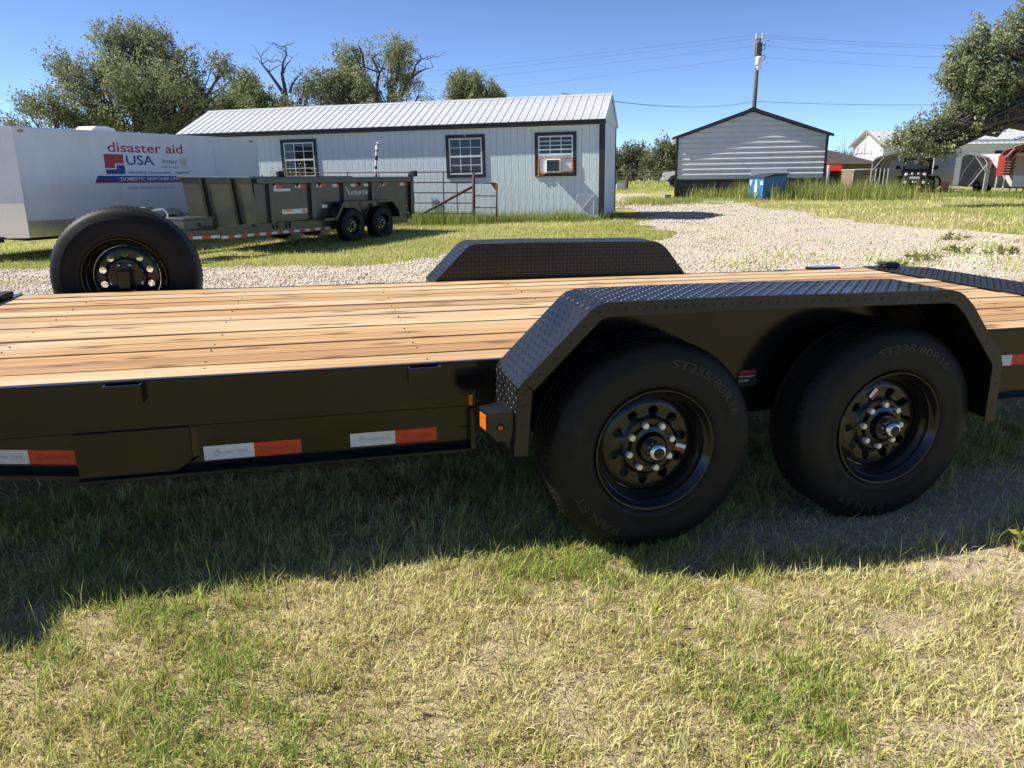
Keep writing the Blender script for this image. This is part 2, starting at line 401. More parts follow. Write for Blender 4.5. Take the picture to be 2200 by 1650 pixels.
_txt = {}
def text_geo(s):
    """outline of a string as flat geometry (x along the line, y up, cap height about 0.7)"""
    if s in _txt: return _txt[s]
    cu = bpy.data.curves.new('lettering', 'FONT'); cu.body = s; cu.resolution_u = 3; cu.offset = .012
    o = bpy.data.objects.new('lettering', cu); COL.objects.link(o)
    me = o.evaluated_get(bpy.context.evaluated_depsgraph_get()).to_mesh()
    vs = [tuple(v.co[:2]) for v in me.vertices]; fs = [tuple(p.vertices) for p in me.polygons]
    o.to_mesh_clear() if False else None
    bpy.data.objects.remove(o); bpy.data.curves.remove(cu)
    _txt[s] = (vs, fs); return vs, fs
def text_on(mb, s, fn, x0, x1, y0, y1, shear=0, fit=None):
    """fit the string into the box x0..x1, y0..y1 of a surface fn(x,y)->xyz"""
    vs, fs = text_geo(s); xs = [v[0] for v in vs]; ys = [v[1] for v in vs]
    a, b = min(xs), max(xs); c_, d = (min(ys), max(ys)) if fit is None else fit
    mb.add([fn(x0+(x-a)/(b-a)*(x1-x0)+shear*(y-c_)/(d-c_), y0+(y-c_)/(d-c_)*(y1-y0)) for (x, y) in vs], fs)
def plate_lugs(mb, fn, u0, u1, v0, v1, pitch=.0235, ln=.0205, wd=.0066, h=.0017, inside=None, cut=None):
    """raised lugs of a tread plate over a surface fn(u,v)->(point, normal); alternate lugs turned 90 degrees"""
    nu = max(1, int((u1-u0)/pitch)); nv = max(1, int((v1-v0)/pitch))
    for i in range(nu):
        for j in range(nv):
            u = u0+(i+.5)*(u1-u0)/nu; v = v0+(j+.5)*(v1-v0)/nv
            if inside and not inside(u, v): continue
            sg = 1 if (i+j) % 2 else -1; a = R(45)*sg
            cu, sv = math.cos(a), math.sin(a)
            def pt(l, w_, hh):
                p, n = fn(u+l*cu-w_*sv, v+l*sv+w_*cu); return tuple(Vector(p)+Vector(n)*hh)
            vs = [pt(-ln/2, 0, 0), pt(0, -wd/2, 0), pt(ln/2, 0, 0), pt(0, wd/2, 0), pt(-ln*.28, 0, h), pt(ln*.28, 0, h)]
            mb.add(vs, [(0, 1, 4), (1, 5, 4), (1, 2, 5), (2, 3, 5), (3, 4, 5), (3, 0, 4)])
# ================================================================== GROUND
def axis(lo, hi, fine0, fine1, fstep, mstep, m0, m1):
    a = list(np.arange(fine0, fine1, fstep)); b = [x for x in np.arange(m0, m1+.01, mstep) if x < fine0-.01 or x >= fine1]
    g = [m1*1.35**k for k in range(1, 40) if m1*1.35**k < hi]+[hi]; l = [m0*1.35**k for k in range(1, 40) if abs(m0)*1.35**k < abs(lo)]+[lo]
    return np.array(sorted(set(np.round(a+b+g+l, 4))))
gx = axis(-3000, 3000, -4, 4, .07, .6, -24, 48); gy = axis(-3000, 4000, -3.4, 1.6, .07, .6, -8, 60)
GX, GY = np.meshgrid(gx, gy); GZ = terr(GX, GY)
GV = np.stack([GX.ravel(), GY.ravel(), GZ.ravel()], 1); nx, ny = len(gx), len(gy)
I, J = np.meshgrid(np.arange(nx-1), np.arange(ny-1)); b0 = (J*nx+I).ravel()
GL = np.stack([b0, b0+1, b0+1+nx, b0+nx], 1).ravel()
gme = fast_mesh('ground', GV, GL, np.full(len(b0), 4), smooth=True)
def soil_mask(x, y):
    """1 = turf, 0 = bare soil"""
    x = np.asarray(x, float); y = np.asarray(y, float)
    n = fbm(x*1.6+3, y*1.6, 21, 4)
    m = sstep((n-.34)/.16)
    def patch(cx, cy, rx, ry, s=1.):
        d = np.hypot((x-cx)/rx, (y-cy)/ry)+(fbm(x*5, y*5, 33, 3)-.45)*1.1
        return s*(1-sstep((d-.55)/.5))
    bare = np.maximum.reduce([patch(.95, .02, 1.0, .30, .95), patch(.25, -1.04, .26, .10, .6), patch(1.15, -.40, .55, .17, .85), patch(1.1, -.75, .30, .2, .7), patch(.55, -.62, .2, .07, .5), patch(.30, .12, .3, .2, .6), patch(2.4, .1, 1.2, .5, .9), patch(.25, -.38, .3, .09, .5)])
    near = np.clip(m*.3+.7, 0, 1)*(1-bare)
    k = sstep((y-2.2)/2.)
    return near*(1-k) + k*np.clip(.72+.5*sstep((fbm(x*.35, y*.35, 5, 3)-.3)/.3), 0, 1)
ta = gme.attributes.new('turf', 'FLOAT', 'POINT'); ta.data.foreach_set('value', soil_mask(GX, GY).astype(np.float32).ravel())
th_ = gme.attributes.new('thatch', 'FLOAT', 'POINT'); th_.data.foreach_set('value', (1-sstep((GY-1.8)/1.2)).astype(np.float32).ravel())
ground = put('ground', gme, M['ground']); ground['kind'] = 'structure'

# gravel drive: one irregular sheet just above the ground
drv = [(-40, 24), (-20, 17.6), (-12, 15.3), (-6.5, 12.9), (-4.3, 11.65), (-2.8, 10.95), (-1.7, 10.85), (-.5, 9.9), (.6, 10.7), (1.7, 11.4), (3.4, 11.6), (4.7, 11.35), (5.9, 11.8), (6.9, 13.6), (6.9, 15.6), (7.9, 17.4), (8.9, 19.5), (9.7, 23), (10.6, 27),
       (11.0, 30), (8, 34), (2, 39), (-6, 44), (-6, 49), (4, 46), (12, 41), (15.5, 38.6), (17.0, 36.4), (15.8, 34.6), (13.6, 33), (12.4, 30), (12.2, 27.4), (14.2, 27.6), (15.9, 27.2), (15.2, 24), (14.3, 21.7), (13.8, 18.9), (12.5, 14.6), (12.4, 12.4), (13.2, 10.4), (16, 9), (15, 5.6), (9.6, 4.4), (7.2, 3.9), (4, 3.7), (-2, 4.2), (-10, 5), (-40, 9)]
def dense(poly, st, amp):
    out = []
    for i in range(len(poly)):
        a = np.array(poly[i], float); b = np.array(poly[(i+1) % len(poly)], float); L = np.linalg.norm(b-a); k = max(2, int(L/st)); nrm = np.array([-(b-a)[1], (b-a)[0]])/L
        for j in range(k):
            p = a+(b-a)*j/k; o = (fbm(p[0]*1.1, p[1]*1.1, 50, 4)-.45)*amp*2.2*min(1, 14/max(8, abs(p[0])))
            out.append(p+nrm*o)
    return out
dp = dense(drv, .14, .6)
def in_poly(px, py, poly):
    P = np.array(poly); x = np.asarray(px, float); y = np.asarray(py, float); ins = np.zeros(x.shape, bool)
    for k in range(len(P)):
        x1, y1 = P[k]; x2, y2 = P[(k+1) % len(P)]
        if y1 == y2: continue
        c_ = ((y1 > y) != (y2 > y)) & (x < (x2-x1)*(y-y1)/(y2-y1)+x1); ins ^= c_
    return ins
ipx, ipy = np.meshgrid(np.arange(-39, 16, .55), np.arange(5, 48, .55)); ipx = ipx.ravel()+rng.uniform(-.1, .1, ipx.size); ipy = ipy.ravel()+rng.uniform(-.1, .1, ipy.size)
sel = in_poly(ipx, ipy, drv)
pts = [Vector(p) for p in dp]+[Vector((a, b)) for a, b in zip(ipx[sel], ipy[sel])]
nb = len(dp)
vo_, ed_, fa_, *_ = delaunay_2d_cdt(pts, [(i, (i+1) % nb) for i in range(nb)], [], 1, 1e-4)
dv = np.array([tuple(p) for p in vo_]); dz = terr(dv[:, 0], dv[:, 1])+.012
dme = bpy.data.meshes.new('gravel_drive'); dme.from_pydata(np.column_stack([dv, dz]).tolist(), [], [tuple(f) for f in fa_]); dme.polygons.foreach_set('use_smooth', [True]*len(dme.polygons))
drive = put('gravel_drive', dme, M['gravel']); drive['kind'] = 'structure'

# loose limestone chips lying on the drive
def chips(n, x0, x1, y0, y1, smin, smax, seed, keep=None):
    r = np.random.default_rng(seed); x = r.uniform(x0, x1, n); y = r.uniform(y0, y1, n)
    k = in_poly(x, y, dp)
    if keep is not None: k &= keep(x, y)
    x = x[k]; y = y[k]; n = len(x); s = r.uniform(smin, smax, n)*(.6+.8*r.random(n)**3)
    base = np.array([[1, 0, 0], [0, 1, 0], [-1, 0, 0], [0, -1, 0], [0, 0, 1], [0, 0, -1]], float)
    V = base[None]*r.uniform(.55, 1.15, (n, 6, 1)); V[:, :, 2] *= .75
    a = r.uniform(0, 6.28, n); ca, sa = np.cos(a), np.sin(a)
    tl = r.uniform(-.5, .5, n); V[:, :, 2] += V[:, :, 0]*tl[:, None]
    X = V[:, :, 0]*ca[:, None]-V[:, :, 1]*sa[:, None]; Y = V[:, :, 0]*sa[:, None]+V[:, :, 1]*ca[:, None]
    Z = V[:, :, 2]
    P = np.stack([X*s[:, None]+x[:, None], Y*s[:, None]+y[:, None], Z*s[:, None]+(terr(x, y)+.012+s*.3)[:, None]], 2).reshape(-1, 3)
    F = np.array([[0, 1, 4], [1, 2, 4], [2, 3, 4], [3, 0, 4], [1, 0, 5], [2, 1, 5], [3, 2, 5], [0, 3, 5]])
    L = (F[None]+(np.arange(n)*6)[:, None, None]).ravel()
    g = r.uniform(.62, 1.1, n)[:, None]; c_ = np.array([.72, .63, .49])[None]*g*(1+r.normal(0, .03, (n, 3))); br = r.random(n) < .12; c_[br] *= np.array([.62, .55, .48])
    return fast_mesh('gravel_chips', P, L, np.full(n*8, 3), np.repeat(np.clip(c_, 0, .9), 6, 0))
st1 = put('gravel_chips', chips(150000, -7, 13, 5.5, 16, .010, .025, 5, keep=lambda x, y: fbm(x*.45+y*.3, y*1.1-x*.5, 40, 3)+np.random.default_rng(2).uniform(-.2, .2, len(x)) > .36), M['stone'])
tag(st1, 'loose pale limestone chips covering the gravel drive', 'gravel', kind='stuff')
st2 = put('gravel_chips', chips(36000, 5, 17, 16, 40, .016, .036, 6), M['stone'])
tag(st2, 'pale limestone chips on the drive between shed and barn', 'gravel', kind='stuff')

# ------------------------------------------------------------------ grass
def blades(name, x, y, h, wd, lean, col, seed, z=None, segs=2, bend=.5):
    """each blade is a tapering bent strip: base pair, mid pair, tip"""
    r = np.random.default_rng(seed); n = len(x)
    z = terr(x, y)-.004 if z is None else z
    az = r.uniform(0, 2*np.pi, n); fa = r.uniform(0, 2*np.pi, n)
    dx, dy = np.cos(az), np.sin(az); wx, wy = np.cos(fa)*wd/2, np.sin(fa)*wd/2
    s1 = np.sin(lean*.55); c1 = np.cos(lean*.55); s2 = np.sin(lean*(1+bend)); c2 = np.cos(np.minimum(lean*(1+bend), 1.75))
    B = np.stack([x, y, z], 1); mid = B+np.stack([dx*s1, dy*s1, c1], 1)*(h*.5)[:, None]
    tip = mid+np.stack([dx*s2, dy*s2, c2], 1)*(h*.55)[:, None]; tip[:, 2] = np.maximum(tip[:, 2], z+.004)
    W = np.stack([wx, wy, np.zeros(n)], 1)
    if segs == 2:
        V = np.stack([B-W, B+W, mid+W*.8, mid-W*.8, tip], 1).reshape(-1, 3); o = np.arange(n)*5
        L = np.stack([o, o+1, o+2, o+3, o+3, o+2, o+4], 1).ravel(); C = np.tile([4, 3], n); k = 5
    else:
        V = np.stack([B-W, B+W, tip], 1).reshape(-1, 3); o = np.arange(n)*3
        L = np.stack([o, o+1, o+2], 1).ravel(); C = np.full(n, 3); k = 3
    return fast_mesh(name, V, L, C, np.repeat(col, k, 0))
GREEN = np.array([.21, .345, .055]); STRAW = np.array([.78, .69, .38]); OLIVE = np.array([.50, .52, .14]); BROWN = np.array([.34, .22, .12]); LIME = np.array([.33, .39, .085])
def grass_col(x, y, r, greenness):
    n = len(x); t = np.clip(greenness+r.normal(0, .28, n), 0, 1)[:, None]
    c_ = np.where(t > .5, OLIVE+(GREEN-OLIVE)*np.clip((t-.5)/.4, 0, 1), STRAW+(OLIVE-STRAW)*np.clip(t/.5, 0, 1))
    b = r.random(n) < .10; c_[b] = BROWN*r.uniform(.7, 1.3, (b.sum(), 1))
    return np.clip(c_*r.uniform(.75, 1.2, (n, 1)), .01, .8)
# near turf in front of and under the trailer
def lush(x, y):
    return .34*np.exp(-((x+1.35)/.75)**2-((y+.72)/.36)**2) + .16*np.exp(-((x-.45)/.3)**2-((y+1.0)/.3)**2) - .10*sstep((x+.3)/.6)*sstep((y+.75)/.3)
def near_turf(n, seed):
    r = np.random.default_rng(seed); x = r.uniform(-2.9, 2.5, n); y = -1.5+2.5*r.random(n)**.9
    inview = (y > -.15-.30*(x+2.2)-.75) if False else np.ones(n, bool)
    dens = soil_mask(x, y); cl = fbm(x*11, y*11, 61, 3)
    k = (r.random(n) < np.clip(dens*1.05*(.30+1.1*sstep((cl-.33)/.22)), 0.13, 1)) & inview
    return x[k], y[k], r
x, y, r = near_turf(300000, 101)
gr = np.clip((fbm(x*2.1, y*2.1, 71, 4)-.46)*2.2+.31+lush(x, y), 0, 1)
# low straw thatch
h = r.uniform(.018, .055, len(x)); me = blades('turf', x, y, h, r.uniform(.0020, .0042, len(x)), r.uniform(.55, 1.45, len(x)), grass_col(x, y, r, gr*.62), 1, bend=.2)
o = put('turf', me, M['blade']); tag(o, 'dry straw thatch of the lawn in front of the trailer', 'grass', kind='stuff')
# upright green shoots, growing in little tufts
x, y, r = near_turf(46000, 102)
gq = np.clip((fbm(x*2.1, y*2.1, 71, 4)-.46)*2.6+.36+lush(x, y), 0, 1)
k = r.random(len(x)) < (.25+.75*gq); x = x[k]; y = y[k]; gq = gq[k]
tx = np.repeat(x, 4)+r.normal(0, .010, len(x)*4); ty = np.repeat(y, 4)+r.normal(0, .010, len(x)*4); n = len(tx)
hh = np.repeat(r.uniform(.026, .070, len(x)), 4)*r.uniform(.6, 1.15, n)
me = blades('grass', tx, ty, hh, r.uniform(.0022, .0046, n), r.uniform(.12, .85, n), grass_col(tx, ty, r, np.repeat(gq, 4)*.62+.14), 2)
o = put('grass', me, M['blade']); tag(o, 'short green grass shoots of the lawn in front of the trailer', 'grass', kind='stuff')
# taller stems with fine side leaves along the shadow edge
n0 = 420; x = r.uniform(-3.0, 2.2, n0); y = r.uniform(-.6, .9, n0); k = soil_mask(x, y) > .25; x = np.repeat(x[k], 7)+r.normal(0, .012, k.sum()*7); y = np.repeat(y[k], 7)+r.normal(0, .012, len(x)); n = len(x)
me = blades('tall_grass', x, y, r.uniform(.06, .13, n), r.uniform(.002, .0034, n), r.uniform(.05, .6, n), grass_col(x, y, r, np.full(n, .55)), 3)
o = put('tall_grass', me, M['blade']); tag(o, 'taller thin grass stems beside and under the trailer', 'grass', kind='stuff')
# ================================================================== WHEEL MESHES (shared)
def tyre_mesh(rad=.385, width=.232, rimr=.214, n=120):
    mb = MB(); w2 = width
    # section: outer side y=0 ... inner side y=width ; radius outwards
    prof = [(rimr, .012), (rimr+.012, .002), (rimr+.020, -.004), (rimr+.035, -.008), (rimr+.040, -.0065), (rimr+.075, -.012), (rimr+.105, -.0115), (rimr+.110, -.0095), (rad-.048, -.004), (rad-.028, .004), (rad-.014, .014), (rad-.007, .026),
            (rad-.003, .040), (rad-.001, .052), (rad-.012, .054), (rad-.012, .062), (rad-.0005, .064), (rad, .090), (rad-.012, .092), (rad-.012, .100), (rad, .102), (rad, .130), (rad-.012, .132), (rad-.012, .140), (rad, .142), (rad-.0005, .168), (rad-.012, .170), (rad-.012, .178),
            (rad-.001, .180), (rad-.003, .192), (rad-.007, .206), (rad-.028, .228), (rad-.06, .240), (rad-.11, .243), (rimr+.03, .236), (rimr, .220)]
    mb.lathe(prof, n)
    # shoulder blocks with sipes on both shoulders
    for sgn, ys in ((0, (.004, .020, .038, .050)), (1, (.228, .212, .194, .182))):
        N = 84
        for k in range(N):
            a0 = 2*math.pi*(k+.08)/N; a1 = 2*math.pi*(k+.72)/N
            rr = (rad-.030, rad-.0105, rad-.0005, rad+.0025); vs = []
            for a in (a0, a1):
                for r_, y_ in zip(rr, ys): vs.append((r_*math.cos(a), y_, r_*math.sin(a)))
                for r_, y_ in zip(rr[::-1], ys[::-1]): vs.append(((r_-.008)*math.cos(a), y_+(.003 if sgn == 0 else -.003), (r_-.008)*math.sin(a)))
            fs = [(0, 1, 9, 8), (1, 2, 10, 9), (2, 3, 11, 10), (3, 4, 12, 11), (0, 1, 6, 7), (1, 2, 5, 6), (2, 3, 4, 5), (8, 9, 14, 15), (9, 10, 13, 14), (10, 11, 12, 13)]
            mb.add(vs, fs)
    return mb.mesh('tyre', True, 32)
def arc_text(mb, s, rad_in, hgt, a_mid, span, y):
    """lettering bent round the sidewall; reads clockwise seen from outside (-y)"""
    vs, fs = text_geo(s); xs = [v[0] for v in vs]; L, Rr = min(xs), max(xs)
    out = []
    for (x, yy) in vs:
        t = (x-L)/(Rr-L); a = a_mid+span/2-span*t; r_ = rad_in+yy/.73*hgt
        out.append((r_*math.cos(a), y-.0012*(0), r_*math.sin(a)))
    mb.add(out, fs)
def rim_disc(rb=.0, holes=10, hr=.0185, hc=.128, ri=.058, ro=.172, seg=80):
    """wheel disc with real hand holes, z from a dished profile"""
    pts = []; eds = []
    def ring(r_, cx, cz, n):
        o = len(pts)
        for k in range(n):
            a = 2*math.pi*k/n; pts.append(Vector((cx+r_*math.cos(a), cz+r_*math.sin(a)))); eds.append((o+k, o+(k+1) % n))
    ring(ro, 0, 0, seg); ring(ri, 0, 0, 40)
    for k in range(holes):
        a = 2*math.pi*(k+.5)/holes; ring(hr, hc*math.cos(a), hc*math.sin(a), 16)
    for r_, n in ((.098, 56), (.108, 60), (.155, 72)):
        o = len(pts)
        for k in range(n): a = 2*math.pi*(k+.3)/n; pts.append(Vector((r_*math.cos(a), r_*math.sin(a))))
    v2, e2, f2, *_ = delaunay_2d_cdt(pts, eds, [], 0, 1e-6)
    def dep(r_):
        return float(np.interp(r_, [.05, .096, .101, .112, .150, .165, .175], [.052, .052, .056, .068, .060, .066, .074]))
    vs = [(p.x, dep(p.length), p.y) for p in v2]; fs = []
    for f in f2:
        c_ = sum((v2[i] for i in f), Vector((0, 0)))/len(f); rr = c_.length
        if rr < ri or rr > ro: continue
        if any((c_-Vector((hc*math.cos(2*math.pi*(k+.5)/holes), hc*math.sin(2*math.pi*(k+.5)/holes)))).length < hr*.96 for k in range(holes)): continue
        fs.append(tuple(f))
    nv = len(vs); vs2 = vs+[(x, y+.006, z) for (x, y, z) in vs]; fs2 = fs+[tuple(i+nv for i in f[::-1]) for f in fs]
    return vs2, fs2
def rim_mesh():
    mb = MB()
    mb.lathe([(.2215, .004), (.2225, -.001), (.220, -.0045), (.215, -.0035), (.208, .004), (.204, .014), (.196, .020), (.192, .034), (.184, .042), (.178, .058), (.1755, .066), (.1735, .082), (.178, .10), (.178, .16), (.200, .185), (.206, .215), (.218, .226), (.222, .22)], 96)
    mb.add(*rim_disc()); return mb.mesh('rim', True, 35)
def nut_mesh():
    mb = MB(); n = 6
    for (r0, y0, r1, y1) in ((.0125, 0, .0125, -.012), (.0105, -.012, .0105, -.020)):
        nn = 6 if r0 > .012 else 10
        v = [(r_*math.cos(2*math.pi*k/nn), y_, r_*math.sin(2*math.pi*k/nn)) for (r_, y_) in ((r0, y0), (r1, y1)) for k in range(nn)]
        mb.add(v, [(k, (k+1) % nn, nn+(k+1) % nn, nn+k) for k in range(nn)]+[tuple(range(nn, 2*nn))])
    return mb.mesh('lug_nut', False)
TYRE = tyre_mesh(); RIM = rim_mesh(); NUT = nut_mesh()
_h = MB(); _h.lathe([(.0005, .016), (.047, .016), (.050, .022), (.050, .06)], 32); _h.lathe([(.078, .05), (.074, .040), (.058, .036), (.054, .022)], 32); HUB = _h.mesh('hub', True, 40)
_c = MB(); _c.lathe([(.020, -.030), (.026, -.0285), (.031, -.022), (.0335, -.011), (.0342, .003), (.0342, .016)], 32); CAP = _c.mesh('hub_cap', True, 50)
_p = MB(); _p.lathe([(.0004, -.0305), (.0155, -.0305), (.0195, -.0295), (.020, -.026)], 24); PLUG = _p.mesh('hub_plug', True, 50)
MARKS = []
for args in (('ST235/80R16', .300, .030, R(58), R(62)), ('RAN ST', .302, .030, R(232), R(40))):
    _t = MB(); arc_text(_t, *args, -.0128); MARKS.append(_t.mesh('sidewall_lettering'))
_s = MB(); _s.box(-.020, .020, -.0005, 0, .0, .011); STK_W = _s.mesh('sticker')
def wheel(parent, loc, turn=0, hub=True, mark=True, flip=False, sticker=None, name='wheel'):
    """wheel (part) > tyre, rim, hub, cap, lug nuts (sub-parts)"""
    wo_ = bpy.data.objects.new(name, None); COL.objects.link(wo_); wo_.parent = parent; wo_.location = loc; wo_.empty_display_size = .1
    wo_.rotation_euler = (0, turn, math.pi if flip else 0)
    fill_wheel(wo_, hub, mark, sticker); return wo_
def fill_wheel(wo_, hub=True, mark=True, sticker=None):
    put('tyre', TYRE, M['rubber'], wo_); put('rim', RIM, M['rim_black'], wo_)
    if hub:
        put('hub', HUB, M['rim_black'], wo_); put('hub_cap', CAP, M['chrome'], wo_); put('hub_plug', PLUG, M['rubber_cap'], wo_)
        for k in range(8):
            a = 2*math.pi*(k+.5)/8; put('lug_nut', NUT, M['zinc'], wo_, (.0825*math.cos(a), .052, .0825*math.sin(a)))
    if mark:
        for me_ in MARKS: put('sidewall_lettering', me_, M['rubber_mark'], wo_)
    if sticker is not None:
        a, rr, tilt = sticker; mb = MB(); mb.box(-.021, .021, .0560, .0575, -.001, .013); s = mb.mesh('wheel_sticker'); o = put('wheel_sticker', s, M['white_text'], wo_, (rr*math.cos(a), 0, rr*math.sin(a))); o.rotation_euler = (0, tilt, 0)
        mb = MB(); mb.box(-.021, .021, .0560, .0572, -.014, -.0012); o = put('wheel_sticker', mb.mesh('wheel_sticker'), M['sticker_red'], wo_, (rr*math.cos(a), 0, rr*math.sin(a))); o.rotation_euler = (0, tilt, 0)

# ================================================================== FLATBED TRAILER
T = thing('flatbed_trailer', 'black tandem axle flatbed trailer with pine plank deck and tread plate fenders', 'trailer')
DZ = .666; Y0, Y1 = .300, 2.246; XF, XR = -2.62, 2.62
# deck planks: 14 separate boards, all a little different
NB = 14; pitch = (Y1-Y0)/NB
deckr = random.Random(3)
for i in range(NB):
    mb = MB(); y0 = Y0+i*pitch; g = deckr.choice((.006, .008, .011, .014)); zt = DZ+deckr.uniform(-.004, .003)
    ya, yb = y0+g/2, y0+pitch-g/2; x0, x1 = XF+deckr.uniform(0, .006), XR-deckr.uniform(0, .006)
    N = 40; yA, yB = y0+.0012, y0+pitch-.0012; prof = lambda bow: [(yA, zt-.037), (yB, zt-.037), (yB, zt-.033), (yb+bow, zt-.033), (yb-.0015+bow, zt), (ya+.0015+bow, zt), (ya+bow, zt-.033), (yA, zt-.033)]
    vs = []; fs = []
    for k in range(N+1):
        xx = x0+(x1-x0)*k/N; bw = .0012*math.sin(xx*1.3+i*2.1)
        wz = .0012*math.sin(xx*2.1+i)
        vs += [(xx, yy, zz+(wz if zz > zt-.01 else 0)) for yy, zz in prof(bw)]
    for k in range(N):
        for j in range(8): a = k*8+j; b = k*8+(j+1) % 8; fs.append((a, b, b+8, a+8))
    fs += [tuple(range(7, -1, -1)), tuple(range(N*8, N*8+8))]; mb.add(vs, fs); mb.build('deck_board', M['wood'], T)
scr = MB(); LX = [-1.492+.745*k for k in range(-1, 6)]
for lx in LX:
    for i in range(NB):
        for dy in ((.045,) if (i+int(lx*7)) % 2 else (.09,)):
            cx, cy = lx+deckr.uniform(-.008, .008), Y0+i*pitch+dy; vs = [(cx+.0028*math.cos(2*math.pi*k/8), cy+.0028*math.sin(2*math.pi*k/8), DZ+.0028) for k in range(8)]
            scr.add(vs+[(p[0], p[1], DZ-.004) for p in vs], [tuple(range(8))]+[(k, (k+1) % 8, 8+(k+1) % 8, 8+k) for k in range(8)])
o = scr.build('deck_screws', M['black_flat'], T); o['kind'] = 'stuff'
# long frame members
def long_box(name, x0, x1, y0, y1, z0, z1, mat='black_paint', bev=.004): mb = MB(); mb.box(x0, x1, y0, y1, z0, z1, bev=bev); return mb.build(name, M[mat], T)
long_box('side_rail', XF-.05, XR+.02, .272, .298, .503, .668)
long_box('side_rail', XF-.05, XR+.02, Y1+.002, Y1+.028, .503, .668)
def ibeam(x0, x1, yc, inward):
    mb = MB(); s = inward; mb.box(x0, x1, min(yc, yc+s*.012), max(yc, yc+s*.012), .350, .505); mb.box(x0, x1, min(yc-s*.048, yc+s*.06), max(yc-s*.048, yc+s*.06), .341, .353, bev=.003); mb.box(x0, x1, min(yc-s*.010, yc+s*.06), max(yc-s*.010, yc+s*.06), .4935, .5025); return mb
ibeam(-1.885, -.60, .292, 1).build('main_beam', M['black_paint'], T)
ibeam(-1.885, 2.3, 2.255, -1).build('main_beam', M['black_paint'], T)
ibeam(1.45, 2.5, .330, 1).build('main_beam', M['black_paint'], T)
mb = MB(); mb.box(-.602, -.588, .25, .33, .345, .5); mb.build('beam_end_plate', M['black_paint'], T)
mb = MB()   # tongue arms: lower beams bending in towards the coupler
for (ya, yb) in ((.345, .9), (2.2, 1.66)):
    mb.bar((-1.86, ya, .425), (-3.9, yb, .425), .012, .15); mb.bar((-1.86, ya, .346), (-3.9, yb, .346), .10, .012)
mb.build('tongue_arm', M['black_paint'], T)
# kinked splice plate where beam and tongue meet
mb = MB(); pl = [(-1.875, .505), (-1.875, .352), (-1.74, .338), (-1.60, .346), (-1.535, .395), (-1.535, .505)]
mb.prism(pl, .262, .276, lambda u, v, e: (u, e, v)); mb.build('splice_plate', M['black_paint'], T)
mb = MB(); mb.prism([(-1.535, .395), (-1.535, .505), (-1.560, .505), (-1.560, .375)], .2775, .29, lambda u, v, e: (u+(.02 if e > .28 else 0), e, v)); mb.build('splice_edge', M['black_paint'], T)
for xx in np.arange(-2.4, 2.5, .41):
    mb = MB(); mb.box(xx-.03, xx+.03, .31, 2.24, .555, .628); mb.build('cross_member', M['black_flat'], T)
for (ya, yb) in ((.2985, .345), (2.205, 2.2475)):
    mb = MB(); mb.box(XF, XR, ya, yb, .595, .625); mb.build('deck_light_stop', M['black_flat'], T)  # added strips under the board edges, closing a sun leak along the rails
# stake pockets on both rails
def pocket(x0, x1, y_out, y_in):
    mb = MB(); lo, hi = .600, .664; t_ = .005; s = 1 if y_out < y_in else -1
    mb.box(x0, x1, min(y_out, y_out+s*t_), max(y_out, y_out+s*t_), lo, hi); mb.box(x0, x0+t_, min(y_out+s*t_, y_in), max(y_out+s*t_, y_in), lo, hi); mb.box(x1-t_, x1, min(y_out+s*t_, y_in), max(y_out+s*t_, y_in), lo, hi)
    mb.build('stake_pocket', M['black_paint'], T)
for x0 in (-1.765, -.817, 1.95):
    pocket(x0, x0+.110, .232, .2725); pocket(x0, x0+.110, 2.313, 2.2735)
# reflective tape
def tape(x0, xm, x1, yw, z0, z1, slope=0, txt=True):
    f = lambda yy: (lambda u, v: (u, yy+slope*(u-x0), v))
    for (a, b, mt) in ((x0, xm, 'tape_white'), (xm, x1, 'tape_red')):
        mb = MB(); g = f(yw); h_ = f(yw-.0012); mb.add([h_(a, z0), h_(b, z0), h_(b, z1), h_(a, z1), g(a, z0), g(b, z0), g(b, z1), g(a, z1)], [(0, 1, 2, 3), (0, 1, 5, 4), (3, 2, 6, 7), (0, 3, 7, 4), (1, 2, 6, 5)])
        o = mb.build('reflective_tape', M[mt], T)
        if txt:
            mb = MB(); k = f(yw-.0022); w_ = b-a; text_on(mb, 'LOAD TRAIL', k, a+w_*.34, b-w_*.10, z0+.018, z0+.030)
            # small bracket emblem before the words
            ex = a+w_*.20; mb.add([k(ex, z0+.014), k(ex+.014, z0+.014), k(ex+.014, z0+.018), k(ex+.004, z0+.018), k(ex+.004, z0+.034), k(ex, z0+.034)], [(0, 1, 2, 3, 4, 5)])
            mb.add([k(ex+.008, z0+.022), k(ex+.022, z0+.022), k(ex+.022, z0+.026), k(ex+.019, z0+.026), k(ex+.017, z0+.036), k(ex+.008, z0+.036)], [(0, 1, 2, 3, 4, 5)])
            mb.build('tape_lettering', M['tape_grey' if mt == 'tape_white' else 'tape_red2'], T)
tape(-1.503, -1.343, -1.189, .2905, .374, .424); tape(-1.023, -.868, -.719, .2905, .378, .427)
tape(1.64, 1.79, 2.10, .2705, .507, .555, txt=False)
mb = None
sl_ = (.345-.9)/(3.9-1.86)
tape(-2.22, -2.055, -1.905, .339+.2723*(2.22-1.86), .376, .425, slope=-.2723)
